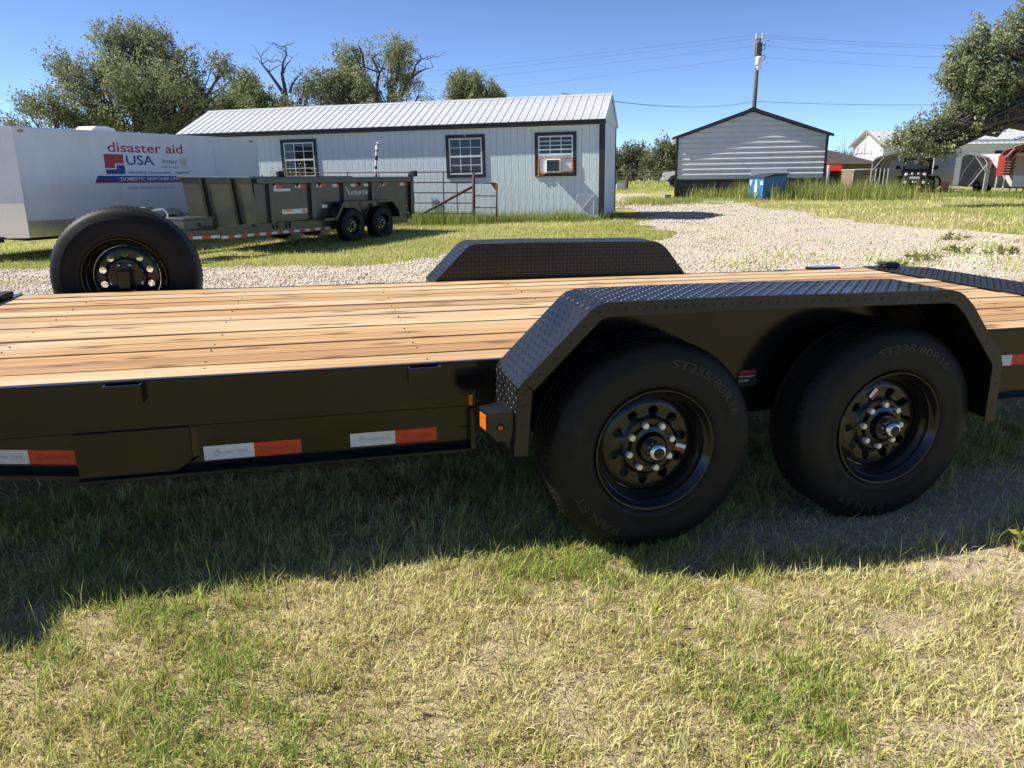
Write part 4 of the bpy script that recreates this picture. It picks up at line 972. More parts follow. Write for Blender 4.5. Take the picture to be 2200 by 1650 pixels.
q = P0+Vector(pp(.60, 0)); shr = Vector(shed.location)+Matrix.Rotation(-SA, 3, 'Z') @ Vector((-1.6, 2.2, 3.55))
span('thick black service cable from the pole down to the shed', q, shr, .35, .012); span('thick black service cable from the pole to the right', q, Vector(at(2700, 186, 44)), .5, .012)
# ================================================================== ENCLOSED CARGO TRAILER (white, lettered)
EA = R(48.17); E0 = np.array([-6.527, 14.674]); eg = -.40
enc = thing('cargo_trailer', 'white enclosed cargo trailer with red and blue disaster aid lettering', 'trailer', (E0[0], E0[1], eg), EA)
# local: x along the side from front corner to rear, y = away from the camera (body y 0..2.3), z above local ground
EL, EW, Z0, Z1 = 6.19, 2.3, .44, 2.48
fnE = lambda off: (lambda u, v: (u, -off, v-eg))
mb = MB(); mb.prism([(0, 0), (EL, 0), (EL, EW), (0, EW), (-.95, EW/2)], Z0, Z1, lambda u, v, e: (u, v, e)); mb.build('body', M['trailer_skin'], enc)
# side skins as separate sheets with visible seams
sx = [0, 2.115, 4.785, EL]
for a, b in zip(sx[:-1], sx[1:]): m_ = MB(); m_.box(a+.004, b-.004, -.004, -.0005, Z0+.32, Z1-.10); m_.build('side_sheet', M['trailer_skin'], enc)
m_ = MB(); m_.prism([(0, -.014), (EL+.005, -.014), (EL+.005, EW+.014), (0, EW+.014), (-.965, EW/2)], Z1-.10, Z1+.006, lambda u, v, e: (u, v, e)); m_.build('top_rail', M['trailer_skin'], enc)
m_ = MB(); m_.prism([(.01, .01), (EL-.01, .01), (EL-.01, EW-.01), (.01, EW-.01), (-.93, EW/2)], Z1+.0065, Z1+.03, lambda u, v, e: (u, v, e)); m_.build('roof', M['trailer_skin'], enc)
m_ = MB(); m_.box(0, EL, -.012, -.0005, Z0-.02, Z0+.30); m_.build('lower_plate', M['tread_plate'], enc)
m_ = MB(); d = Vector((-.95, EW/2, 0)).normalized(); nr = Vector((-d.y, d.x, 0)) if False else Vector((-EW/2, -.95, 0)).normalized()
A0 = Vector((0, 0, 0)); A1 = Vector((-.95, EW/2, 0))
m_.add([tuple(p+nr*o+Vector((0, 0, z))) for o in (.001, .010) for p in (A0, A1) for z in (Z0-.02, Z0+.64)], [(0, 1, 3, 2), (4, 5, 7, 6), (0, 2, 6, 4), (1, 3, 7, 5), (0, 1, 5, 4), (2, 3, 7, 6)]); m_.build('nose_plate', M['tread_plate'], enc)
lg = MB(); plate_lugs(lg, lambda u, v: ((u, -.012, v), (0, -1, 0)), 0, 3.0, Z0, Z0+.30, pitch=.05, ln=.04, wd=.014, h=.004); plate_lugs(lg, lambda u, v: (tuple(d*u+nr*.010+Vector((0, 0, v))), tuple(nr)), .02, 1.4, Z0, Z0+.62, pitch=.05, ln=.04, wd=.014, h=.004); o = lg.build('plate_lugs', M['tread_plate'], enc); o['kind'] = 'stuff'
m_ = MB(); m_.box(-.006, .012, -.016, 0, Z0, Z1-.1); m_.build('corner_trim', M['trailer_skin'], enc)
m_ = MB(); m_.box(EL-.02, EL+.012, -.010, EW+.01, Z0, Z1-.1); m_.build('rear_frame', M['galv'], enc)
m_ = MB(); m_.box(.10, .20, -.034, -.0145, Z1-.07, Z1-.03, bev=.008); m_.build('marker_lamp', M['amber'], enc); m_ = MB(); m_.box(EL-.26, EL-.16, -.034, -.0145, Z1-.07, Z1-.03, bev=.008); m_.build('marker_lamp', M['red_lens'], enc)
m_ = MB(); m_.prism([(2.0, Z1+.03), (2.62, Z1+.03), (2.55, Z1+.12), (2.35, Z1+.155), (2.12, Z1+.15), (2.02, Z1+.08)], .55, 1.15, lambda u, v, e: (u, e, v)); m_.build('roof_vent', M['white_paint'], enc)
rv = MB()
for xx in [.03, 2.09, 2.14, 4.76, 4.81, 6.1]:
    for k in range(26): rv.box(xx-.006, xx+.006, -.0075, -.0045, Z0+.36+k*.062, Z0+.372+k*.062)
for k in range(60): rv.box(.05+k*.103, .062+k*.103, -.017, -.0143, Z1-.085, Z1-.073)
o = rv.build('rivets', M['galv'], enc); o['kind'] = 'stuff'
# lettering on the side
def lett(s, x0, x1, z0, z1, mat, off=.006, fit=(0, .72), lift=0):
    m_ = MB(); text_on(m_, s, fnE(off), x0, x1, z0, z1, fit=fit); m_.build('lettering', M[mat], enc)
def shape(pts, mat, off=.0055):
    m_ = MB(); f = fnE(off); m_.add([f(u, v) for u, v in pts], [tuple(range(len(pts)))]); m_.build('logo_shape', M[mat], enc)
lett('disaster aid', 1.925, 3.84, 1.69, 1.895, 'red_text'); lett('USA', 2.335, 3.03, 1.43, 1.635, 'blue_text')
shape([(1.815, 1.644), (2.274, 1.642), (2.274, 1.449), (2.05, 1.447), (2.05, 1.355), (1.815, 1.353)], 'red_text')
shape([(1.824, 1.325), (2.085, 1.327), (2.085, 1.418), (2.281, 1.418), (2.281, 1.229), (1.824, 1.229)], 'blue_text')
lett('Rotary', 3.265, 3.655, 1.472, 1.56, 'navy_text'); lett('Club Project', 3.22, 3.675, 1.362, 1.415, 'greyblue_text'); lett('rebuilding communities... together', 2.337, 3.98, 1.24, 1.296, 'navy_text')
shape([(1.541, 1.050), (3.60, 1.050), (4.29, 1.050), (4.29, 1.180), (1.615, 1.198)], 'blue_text'); shape([(1.535, 1.042), (4.29, 1.042), (4.29, 1.066), (1.548, 1.068)], 'red_text', .0065)
lett('DOMESTIC RESPONSE UNIT', 2.15, 3.72, 1.090, 1.165, 'white_text', .0075); lett('www.disasteraidusa.org', 2.275, 3.522, .917, .975, 'greyblue_text')
m_ = MB(); f = fnE(.006); cx, cz, ro_, ri_ = 3.832, 1.512, .102, .072      # cog wheel emblem
for k in range(24):
    a0, a1 = 2*math.pi*k/24, 2*math.pi*(k+1)/24; rr = ro_ if k % 2 else ro_*.93
    m_.add([f(cx+r_*math.cos(a), cz+r_*math.sin(a)) for (r_, a) in ((ri_, a0), (rr, a0), (rr, a1), (ri_, a1))], [(0, 1, 2, 3)])
for k in range(6):
    a = 2*math.pi*k/6+.26; m_.add([f(cx+r_*math.cos(a+da), cz+r_*math.sin(a+da)) for (r_, da) in ((.02, -.5), (.075, -.11), (.075, .11), (.02, .5))], [(0, 1, 2, 3)])
for k in range(12):
    a0, a1 = 2*math.pi*k/12, 2*math.pi*(k+1)/12; m_.add([f(cx+r_*math.cos(a), cz+r_*math.sin(a)) for (r_, a) in ((.014, a0), (.034, a0), (.034, a1), (.014, a1))], [(0, 1, 2, 3)])
m_.build('cog_emblem', M['gold_text'], enc)
# wheels and arch trims
for cx in (3.35, 4.25):
    m_ = MB(); N = 14; pr = []
    for k in range(N+1): a = math.pi*k/N; pr.append((cx-.47*math.cos(a), .40+.47*math.sin(a)))
    vs = []
    for (u, v) in pr:
        du, dv_ = u-cx, v-.40; L = math.hypot(du, dv_); vs += [(u, -.014, v), (u, -.07, v), (cx+du/L*.42, -.07, .40+dv_/L*.42), (cx+du/L*.42, -.014, .40+dv_/L*.42)]
    m_.add(vs, [(4*k+j, 4*k+(j+1) % 4, 4*k+4+(j+1) % 4, 4*k+4+j) for k in range(N) for j in range(4)]); m_.build('wheel_arch', M['galv'], enc, True, 40)
    w_ = wheel(enc, (cx, -.03, .36), 0, hub=False, mark=False); w_.scale = (.93,)*3
m_ = MB(); m_.box(.1, EL, .3, EW-.3, Z0-.10, Z0-.001); m_.build('chassis', M['black_flat'], enc)
m_ = MB(); m_.bar((-.3, .35, Z0-.05), (-2.3, EW/2, Z0-.05), .1); m_.bar((-.3, EW-.35, Z0-.05), (-2.3, EW/2, Z0-.05), .1); m_.tube([(-1.9, EW/2, .0), (-1.9, EW/2, .8)], .04, 8); m_.build('tongue', M['black_flat'], enc)

# ================================================================== DUMP TRAILER
DA = R(46.42); W1 = np.array([-.307, 15.04]); dd = np.array([math.cos(DA), math.sin(DA)]); D0 = W1-2.85*dd; dg = -.235
dmp = thing('dump_trailer', 'dark grey steel dump trailer with red and white reflective strips', 'trailer', (D0[0], D0[1], dg), DA)
WX1, WX2 = 2.98, 4.02
X0, X1, YA, YB, ZB, ZT = .40, 5.46, .25, 2.15, .56, 1.40
def dbox(name, a, mat='grey_dump', bev=.0): m_ = MB(); m_.box(*a, bev=bev); return m_.build(name, M[mat], dmp)
def dprism(name, prof, e0, e1, fn, mat='grey_dump'): m_ = MB(); m_.prism(prof, e0, e1, fn); return m_.build(name, M[mat], dmp)
dbox('bed_side', (X0+.02, X1, YA, YA+.03, ZB, ZT)); dbox('bed_side', (X0+.02, X1, YB-.03, YB, ZB, ZT)); dbox('bed_floor', (X0+.05, X1, YA+.031, YB-.031, ZB, ZB+.05))
dprism('bed_front', [(X0-.10, ZT), (X0-.06, ZT), (X0+.07, ZB-.08), (X0+.03, ZB-.08)], YA-.02, YB+.02, lambda u, v, e: (u, e, v))
dbox('tail_gate', (X1-.03, X1, YA+.031, YB-.031, ZB, ZT-.04), 'grey_dump_dark_and_shade')
dbox('top_rail', (X0+.05, X1+.02, YA-.07, YA+.03, ZT-.10, ZT+.02), bev=.008); dbox('top_rail', (X0+.05, X1+.02, YB-.03, YB+.07, ZT-.10, ZT+.02), bev=.008); dbox('top_rail', (X0-.14, X0+.048, YA-.09, YB+.09, ZT+.001, ZT+.035), bev=.006)
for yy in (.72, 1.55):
    dprism('front_rib', [(X0-.155, ZT-.01), (X0-.10, ZT-.01), (X0+.03, ZB-.15), (X0-.02, ZB-.15)], yy-.04, yy+.04, lambda u, v, e: (u, e, v), 'grey_dump_dark_and_shade')  # rib shade painted in: darker tone over the bed's own paint
for xx in (.80, 1.95, 2.95, 3.92): dbox('side_stake', (xx-.055, xx+.055, YA-.065, YA-.001, ZB-.02, ZT-.101))
dbox('rear_post', (X1-.10, X1+.03, YA-.07, YA-.001, ZB-.05, ZT+.10), 'grey_dump_dark_and_shade')
for xx in (.9, 1.55, 2.2, 2.85, 3.5, 4.3): dprism('rail_gusset', [(YA-.07, ZT-.102), (YA-.001, ZT-.102), (YA-.001, ZT-.19)], xx-.012, xx+.012, lambda u, v, e: (e, u, v))
for (xa) in (.85, 1.50, 2.12, 2.62, 3.22, 3.66, 4.25, 5.02):
    for j, mt in ((0, 'tape_white'), (1, 'tape_red')):
        m_ = MB(); m_.box(xa+j*.15, xa+j*.15+.149, YA-.003, YA-.0005, ZT-.19, ZT-.13); m_.build('reflective_tape', M[mt], dmp)
m_ = MB(); text_on(m_, 'PLATINUM STAR', lambda u, v: (u, YA-.003, v), 3.12, 3.80, ZT-.37, ZT-.28); m_.build('lettering', M['white_text'], dmp)
m_ = MB(); f = lambda u, v: (u, YA-.003, v); star = [(3.08+(.05 if k % 2 == 0 else .02)*math.sin(math.pi*k/5), ZT-.25+(.05 if k % 2 == 0 else .02)*math.cos(math.pi*k/5)) for k in range(10)]; m_.add([f(*p) for p in star], [tuple(range(10))]); m_.build('star_emblem', M['white_text'], dmp)
for a, mt in (((1.1, 1.8, .70, .79), 'white_text'), ((2.25, 2.42, .78, .85), 'white_text')):
    m_ = MB(); m_.box(a[0], a[1], YA-.002, YA-.0005, a[2], a[3]); m_.build('warning_sticker', M[mt], dmp)
m_ = MB(); m_.box(1.15, 1.4, YA-.003, YA-.0021, .75, .78); m_.box(1.66, 1.76, YA-.003, YA-.0021, .71, .78); m_.build('sticker_print', M['amber'], dmp)
m_ = MB(); m_.box(.87, 1.37, YA-.003, YA-.0005, ZT-.25, ZT-.20); m_.build('vin_sticker', M['tape_white'], dmp)
# frame with alternating tape
for (ya, yb) in ((.36, 1.0), (2.04, 1.4)):
    m_ = MB(); m_.box(-.4, 5.38, ya-.04, ya+.04, .30, .54); m_.bar((-.36, ya, .40), (-2.2, yb, .40), .08, .17); m_.build('frame_rail', M['grey_dump'], dmp)
for k in range(20):
    xa = -.40+k*.155; m_ = MB(); m_.box(xa, xa+.1545, .3165, .3195, .315, .365); m_.build('reflective_tape', M['tape_red' if k % 2 else 'tape_white'], dmp)
sl3 = (1.0-.36)/(2.2-.36); nn_ = Vector((-sl3, -1, 0)).normalized()
for k in range(9):
    xa, xb = -.41-k*.155, -.41-(k+1)*.155+.001; g = lambda x_: Vector((x_, .36+(-x_-.36)*sl3, 0))+nn_*.043
    m_ = MB(); m_.add([tuple(g(x_)+nn_*o+Vector((0, 0, z_))) for o in (0, .002) for x_ in (xa, xb) for z_ in (.335, .385)], [(0, 1, 3, 2), (4, 5, 7, 6), (0, 2, 6, 4), (1, 3, 7, 5)]); m_.build('reflective_tape', M['tape_red' if k % 2 else 'tape_white'], dmp)
dbox('tool_box', (-.95, -.30, .62, 1.30, .49, .68), bev=.01); dbox('tool_box_lid', (-.97, -.28, .60, 1.32, .681, .70), bev=.004)
m_ = MB(); m_.lathe([(.001, .60), (.03, .602), (.032, .615)], 12, (-.62, 0, .58)); m_.build('box_latch', M['black_flat'], dmp)
m_ = MB(); m_.box(-1.52, -1.36, .85, 1.0, .30, .92, bev=.01); m_.build('tongue_jack', M['grey_dump'], dmp); m_ = MB(); m_.tube([(-1.42, .84, .86), (-1.2, .82, .88), (-1.12, .82, .80), (-1.12, .82, .64), (-1.25, .82, .60)], .018, 8); m_.build('jack_handle', M['zinc'], dmp, True)
m_ = MB(); m_.tube([(-1.5, .83, .62), (-1.62, .80, .50), (-1.66, .80, .36)], .012, 6); m_.tube([(-1.3, .83, .48), (-1.0, .80, .25), (-.6, .7, .2)], .008, 6); m_.build('brake_cable', M['black_flat'], dmp, True)
for xx in (.95, 1.30): m_ = MB(); m_.tube([(xx-.05, .31, .42), (xx-.05, .29, .54), (xx, .29, .58), (xx+.05, .29, .54), (xx+.05, .31, .42)], .012, 6); m_.build('hook_loop', M['grey_dump_dark_and_shade'], dmp, True)
# fender with V braces, step
FP2 = [(WX1-.62, .55), (WX1-.60, .60), (WX1-.36, .90), (WX2+.36, .90), (WX2+.60, .66), (WX2+.62, .50)]
m_ = MB(); n = len(FP2); m_.add([(u, yy, v) for (u, v) in FP2 for yy in (-.04, YA-.001)], [(2*k, 2*k+1, 2*k+3, 2*k+2) for k in range(n-1)]); m_.add([(u, yy, v-.008) for (u, v) in FP2 for yy in (-.04, YA-.001)], [(2*k, 2*k+1, 2*k+3, 2*k+2) for k in range(n-1)])
m_.add([(u, -.042, v) for (u, v) in FP2]+[(WX1-.56, -.042, .55), (WX1-.54, -.042, .58), (WX1-.33, -.042, .855), (WX2+.33, -.042, .855), (WX2+.55, -.042, .64), (WX2+.57, -.042, .50)], [(k, k+1, n+k+1, n+k) for k in range(n-1)]); m_.build('fender', M['grey_dump_dark_and_shade'], dmp)
m_ = MB(); m_.prism([(WX1-.36, .885), (WX2+.36, .885), (WX2+.2, .70), (WX1-.2, .70)], YA-.012, YA-.0015, lambda u, v, e: (u, e, v)); m_.build('fender_back', M['grey_dump'], dmp)
m_ = MB(); xm = (WX1+WX2)/2; m_.bar((xm, .10, .60), (xm-.22, .10, .88), .03, .01); m_.bar((xm, .10, .60), (xm+.22, .10, .88), .03, .01); m_.build('fender_brace', M['grey_dump_dark_and_shade'], dmp)
dbox('step', (WX1-.95, WX1-.55, -.02, YA-.07, .53, .58))
for wx in (WX1, WX2):
    w_ = wheel(dmp, (wx, 0, .375), R(20*wx), hub=True, mark=False); w_ = wheel(dmp, (wx, 2.4, .375), R(33*wx), hub=False, mark=False, flip=True)
m_ = MB(); [m_.tube([(wx, .1, .375), (wx, 2.3, .375)], .04, 8) for wx in (WX1, WX2)]; m_.build('axle', M['black_flat'], dmp)
dbox('rear_bumper', (5.38, 5.53, .3, 2.1, .40, .53), 'grey_dump_dark_and_shade'); dbox('tarp_motor', (5.34, 5.48, .05, .18, 1.42, 1.56), 'black_flat', .01); dbox('tarp_bracket', (2.9, 3.08, 2.1, 2.2, 1.42, 1.54), 'black_flat', .01)
m_ = MB(); m_.tube([(5.50, .2, 1.0), (5.53, .19, .86), (5.51, .2, .74)], .012, 6); m_.build('gate_chain', M['zinc'], dmp); m_ = MB(); m_.box(5.20, 5.30, YA-.005, YA-.0005, .70, .74); m_.build('side_marker', M['amber'], dmp)

# ================================================================== BLUE DUMPSTER
q = at(1637, 431, 33.0); dm = thing('dumpster', 'blue steel dumpster with slanted dark lid in tall grass by the barn', 'dumpster', (q[0], q[1], gz(q[0], q[1])), R(7))
# local: x along the shaded long side, y away; lit end faces -x
m_ = MB(); m_.prism([(0, .08), (0, .92), (1.15, 1.14), (1.15, .08)], 0, .001, lambda u, v, e: (u, e, v)); 
m_ = MB(); lx = 1.15; wy = .95
m_.add([(0, 0, .08), (lx, 0, .08), (lx, wy, .08), (0, wy, .08), (0, 0, .93), (lx+.08, 0, 1.10), (lx+.08, wy, 1.10), (0, wy, .93)], [(3, 2, 1, 0), (0, 1, 5, 4), (1, 2, 6, 5), (2, 3, 7, 6), (3, 0, 4, 7), (4, 5, 6, 7)]); m_.build('bin', M['blue_dump'], dm)
m_ = MB(); m_.add([(-.03, -.03, .935), (lx+.14, -.03, 1.115), (lx+.14, wy+.03, 1.115), (-.03, wy+.03, .935), (-.03, -.03, .965), (.5, -.03, 1.10), (lx+.14, -.03, 1.15), (lx+.14, wy+.03, 1.15), (.5, wy+.03, 1.10), (-.03, wy+.03, .965)], [(0, 1, 6, 5, 4), (3, 9, 8, 7, 2), (4, 5, 8, 9), (5, 6, 7, 8), (0, 4, 9, 3), (1, 2, 7, 6), (0, 3, 2, 1)]); m_.build('lid', M['lid'], dm)
m_ = MB(); m_.box(.25, .95, -.05, -.001, .68, .74); m_.build('fork_sleeve', M['blue_dump'], dm); m_ = MB(); m_.box(.30, .95, -.006, -.001, .38, .58); m_.build('faded_panel', M['concrete'], dm)
for (a, b) in ((.03, .12), (1.02, 1.11)): m_ = MB(); m_.box(a, b, .08, .87, 0, .079); m_.build('skid', M['black_flat'], dm)
# white bottle mark and worn white print on the lit end
m_ = MB(); bt = [(-.05, .32), (.05, .32), (.095, .42), (.085, .60), (.04, .70), (.05, .76), (.03, .86), (-.03, .86), (-.05, .76), (-.04, .70), (-.085, .60), (-.095, .42)]
m_.add([(-.003, .48-u, v) for u, v in bt], [tuple(range(len(bt)))]); m_.build('bottle_mark', M['white_text'], dm)
m_ = MB()
for (y0, y1, z0, z1) in ((.36, .56, .24, .28), (.39, .55, .18, .215), (.38, .56, .11, .15), (.80, .88, .60, .78), (.04, .20, .66, .80), (.74, .90, .80, .84)): m_.add([(-.003, y0, z0), (-.003, y1, z0), (-.003, y1, z1), (-.003, y0, z1)], [(0, 1, 2, 3)])
m_.build('worn_print', M['white_text'], dm)

# ================================================================== OFF ROAD VEHICLE (black, facing us)
q = at(1962, 409, 43.0); jz = gz(q[0], q[1])
jp = thing('off_road_vehicle', 'black boxy off road vehicle with round lamps parked under the carport', 'car', (q[0], q[1], jz), -YAW-.50)
# local: -y is the front, x across
def jb(name, a, mat='vehicle_black', bev=.03): m_ = MB(); m_.box(*a, bev=bev); return m_.build(name, M[mat], jp)
jb('body', (-.76, .76, .9, 3.6, .62, 1.22)); jb('hood', (-.66, .66, -.1, 1.0, .85, 1.20), bev=.05); jb('grille', (-.62, .62, -.16, -.101, .72, 1.18), 'vehicle_black', .02)
for k in range(7): jb('grille_slot', (-.30+k*.1-.028, -.30+k*.1+.028, -.165, -.1605, .84, 1.08), 'black_flat', 0)
jb('windscreen_frame', (-.70, .70, 1.0, 1.10, 1.20, 1.86), bev=.02); jb('windscreen', (-.60, .60, .985, .999, 1.30, 1.76), 'dark_glass', 0); jb('roof', (-.70, .70, 1.0, 3.5, 1.84, 1.92), bev=.03)
for s in (-1, 1):
    jb('roof_pillar', (s*.70-.04, s*.70+.04, 2.2, 2.3, 1.2, 1.85), bev=0); jb('roof_pillar', (s*.70-.04, s*.70+.04, 3.4, 3.5, 1.2, 1.85), bev=0)
    m_ = MB(); m_.prism([(-.25, .92), (-.18, 1.02), (.55, 1.02), (.68, .86), (.60, .84), (.5, .95), (-.14, .95), (-.20, .88)], s*.66, s*.98, lambda u, v, e: (e, u, v)); m_.build('wheel_flare', M['black_flat'], jp)
    m_ = MB(); m_.lathe([(.001, -.205), (.07, -.203), (.10, -.19), (.105, -.165)], 20, (s*.44, 0, .98)); m_.build('headlight', M['lamp_glass'], jp, True)
    m_ = MB(); m_.lathe([(.001, -.265), (.06, -.26), (.065, -.20)], 16, (s*.15, 0, 1.03)); m_.build('spot_lamp', M['lamp_glass'], jp, True)
    m_ = MB(); m_.lathe([(.001, -.60), (.05, -.598), (.055, -.56)], 14, (s*.46, 0, .60)); m_.build('fog_lamp', M['lamp_glass'], jp, True)
    jb('mirror', (s*.95-.11, s*.95+.11, 1.0, 1.12, 1.26, 1.48), bev=.03); jb('mirror_arm', (min(s*.72, s*.86), max(s*.72, s*.86), 1.04, 1.08, 1.30, 1.34), bev=0)
    for yy in (.18, 2.75):
        w_ = wheel(jp, (s*.98, yy, .41), 0, hub=False, mark=False); w_.rotation_euler = (0, 0, R(-90) if s < 0 else R(90)); w_.scale = (1.08, 1.15, 1.08)
jb('bumper', (-.80, .80, -.56, -.30, .56, .74), 'black_flat', .03)
m_ = MB(); m_.tube([(-.62, -.5, .72), (-.36, -.5, .96), (.36, -.5, .96), (.62, -.5, .72)], .035, 8); m_.build('bumper_hoop', M['black_flat'], jp, True)
jb('winch', (-.26, .26, -.54, -.32, .745, .88), 'galv', .03); m_ = MB(); m_.tube([(-.09, -.60, .66), (-.09, -.66, .60), (.0, -.68, .57), (.09, -.66, .60), (.09, -.60, .66)], .02, 6); m_.build('shackle', M['zinc'], jp, True)
for s in (-1, 1): m_ = MB(); m_.tube([(s*.4, -.58, .62), (s*.4, -.64, .55), (s*.48, -.64, .52), (s*.5, -.58, .60)], .022, 6); m_.build('tow_ring', M['zinc'], jp, True)
jb('chassis', (-.55, .55, -.3, 3.4, .40, .619), 'black_flat', 0); jb('seat_row', (-.55, .55, 1.9, 2.1, 1.22, 1.66), 'black_flat', .05)
pk = thing('bicycle_wheel', 'loose black wheel standing right of the black off road vehicle', 'wheel', tuple(np.array([q[0], q[1], jz+.58])+HR*1.28+HF*.4), -YAW-.3)
m_ = MB(); m_.lathe([(.30, .0), (.36, -.02), (.38, .02), (.36, .06), (.30, .04)], 32, closed=True); m_.build('tyre', M['rubber'], pk, True); m_ = MB(); m_.lathe([(.302, 0), (.28, .0), (.28, .04), (.302, .04)], 32, closed=True); m_.tube([(-.29, .02, 0), (.29, .02, 0)], .012, 5); m_.tube([(0, .02, -.29), (0, .02, .29)], .012, 5); m_.tube([(0, .02, -.36), (0, .02, -.62)], .02, 6); m_.build('rim', M['black_flat'], pk)
# white pickup, most of it hidden behind the barn
q = at(1421, 402, 56); tr = thing('pickup_truck', 'white pickup truck nose showing behind the grey barn', 'truck', (q[0], q[1], gz(q[0], q[1])), -YAW-.18)
m_ = MB(); m_.prism([(0, .55), (.04, .95), (.18, 1.08), (1.15, 1.18), (1.75, 1.72), (2.1, 1.80), (3.2, 1.80), (3.45, 1.20), (5.5, 1.20), (5.5, .50)], 0, 1.95, lambda u, v, e: (u, e, v)); m_.build('body', M['white_paint'], tr)
m_ = MB(); m_.prism([(1.3, 1.22), (1.82, 1.70), (3.0, 1.72), (3.2, 1.22)], -.006, -.001, lambda u, v, e: (u, e, v)); m_.build('side_window', M['dark_glass'], tr)
m_ = MB(); m_.box(-.08, .25, -.02, 1.97, .45, .62, bev=.02); m_.build('bumper', M['zinc'], tr); m_ = MB(); m_.box(-.004, .05, .05, .4, .78, .95); m_.box(.0, .2, -.006, 0, .78, .93); m_.build('headlight', M['lamp_glass'], tr)
m_ = MB(); m_.box(1.05, 5.4, -.008, -.001, .55, .75); m_.build('side_stripe', M['red_metal'], tr)
for wx in (.95, 4.4):
    w_ = wheel(tr, (wx, -.02, .40), 0, hub=True, mark=False); w_ = wheel(tr, (wx, 1.97, .40), 0, hub=False, mark=False, flip=True)
    m_ = MB(); m_.prism([(wx+.52*math.cos(math.pi*k/10), .40+.50*math.sin(math.pi*k/10)) for k in range(11)], -.004, -.0005, lambda u, v, e: (u, e, v)); m_.build('wheel_arch', M['black_flat'], tr)

# ================================================================== CARPORTS, sheds and trailers at the back right
def hoop_carport(name, label, pxl, pxr, dist, dist2, leg, rise, depth, mat_roof, mat_leg, rotz, nleg=5, skirt=None):
    a = at(pxl, 400, dist); b = at(pxr, 400, dist2); W_ = np.linalg.norm((b-a)[:2]); z0 = gz(*(a[:2]+b[:2])/2)
    c_ = thing(name, label, 'carport', (a[0], a[1], z0), math.atan2(b[1]-a[1], b[0]-a[0])+rotz)
    pr = [(0, leg-.25), (.02, leg), (.18, leg+.25), (.42, leg+.36), (W_/2, leg+rise), (W_-.42, leg+.36), (W_-.18, leg+.25), (W_-.02, leg), (W_, leg-.25)]
    n = len(pr)
    for j in range(6):   # roof sheets with ribs, each sheet its own part
        y0_ = depth*j/6; y1_ = depth*(j+1)/6; m_ = MB(); prof = [(y0_+.005, 0), (y0_+.4*(y1_-y0_), 0), (y0_+.5*(y1_-y0_), .035), (y0_+.62*(y1_-y0_), .035), (y0_+.72*(y1_-y0_), 0), (y1_-.005, 0)]
        vs = []
        for k, (u, v) in enumerate(pr):
            d_ = Vector(pr[min(k+1, n-1)])-Vector(pr[max(k-1, 0)]); d_.normalize()
            for (yy, h_) in prof: vs.append((u-d_.y*h_, yy, v+d_.x*h_))
        mm = len(prof); m_.add(vs, [(k*mm+i, k*mm+i+1, (k+1)*mm+i+1, (k+1)*mm+i) for k in range(n-1) for i in range(mm-1)]); m_.build('roof_sheet', M[mat_roof], c_)
    for j in range(nleg):
        yy = .05+(depth-.1)*j/(nleg-1)
        for xx in (.04, W_-.04): m_ = MB(); m_.box(xx-.03, xx+.03, yy-.03, yy+.03, -.1, leg+.02); m_.build('leg', M[mat_leg], c_)
        m_ = MB(); m_.tube([(u*1.0, yy, v-.04) for (u, v) in pr[1:-1]], .03, 6); m_.build('hoop', M[mat_leg], c_)
        for s, xx in ((1, .05), (-1, W_-.05)): m_ = MB(); m_.bar((xx, yy, leg-.45), (xx+s*.55, yy, leg+.30), .04); m_.build('knee_brace', M[mat_leg], c_)
    return c_, W_
cp, CW = hoop_carport('carport', 'grey hoop roofed metal carport sheltering the black off road vehicle', 1866, 2114, 44.0, 40.8, 1.62, 1.0, 5.5, 'tan_sheet', 'galv', 0)
m_ = MB(); m_.bar((CW-.9, -.05, .02), (CW-.06, -.05, 1.5), .04); m_.build('stay', M['galv'], cp)
rc, RWd = hoop_carport('carport', 'red roofed metal carport beside the grey carport', 2136, 2520, 40.0, 35.0, 2.0, 1.5, 6.0, 'red_metal', 'galv', 0)
m_ = MB(); 
for k in range(7): m_.box(-.02, 0, .02, 5.9, .98+k*.14, .98+k*.14+.125)
m_.build('side_sheet', M['red_metal'], rc)
m_ = MB(); m_.box(0, .30, -.03, -.005, .95, 1.95); m_.build('end_trim', M['red_metal'], rc)
def cargo_box(label, px0, px1, dist, z0, z1, depth, mat, lower, rotz=0):
    a = at(px0, 400, dist); b = at(px1, 400, dist); W_ = np.linalg.norm((b-a)[:2]); g = gz(*(a[:2]+b[:2])/2)
    c_ = thing('cargo_trailer', label, 'trailer', (a[0], a[1], g), math.atan2(HR[1], HR[0])+rotz)
    m_ = MB(); m_.box(0, W_, 0, depth, z0, z1, bev=.04); m_.build('body', M[mat], c_); m_ = MB(); m_.box(.02, W_-.02, -.015, -.001, z0+.02, z0+.62); m_.build('lower_plate', M[lower], c_)
    m_ = MB(); m_.box(-.01, W_+.01, -.02, .04, z1-.10, z1+.02); m_.build('top_rail', M['galv'], c_)
    for yy in (depth*.45, depth*.62):
        w_ = wheel(c_, (-.02, yy, .34), 0, hub=False, mark=False); w_.rotation_euler = (0, 0, R(-90)); w_.scale = (.88,)*3; w_ = wheel(c_, (W_+.02, yy, .34), 0, hub=False, mark=False); w_.rotation_euler = (0, 0, R(90)); w_.scale = (.88,)*3
    m_ = MB(); m_.box(.2, W_-.2, .2, depth-.2, .30, z0-.001); m_.build('chassis', M['black_flat'], c_); return c_
cargo_box('grey enclosed trailer with bright lower panel left of the off road vehicle', 1903, 1972, 49.5, .28, 2.15, 5, 'grey_trailer', 'galv')
cargo_box('pale grey enclosed trailer right of the off road vehicle under the carport', 1998, 2046, 49.0, .35, 2.35, 5, 'grey_trailer', 'grey_trailer')
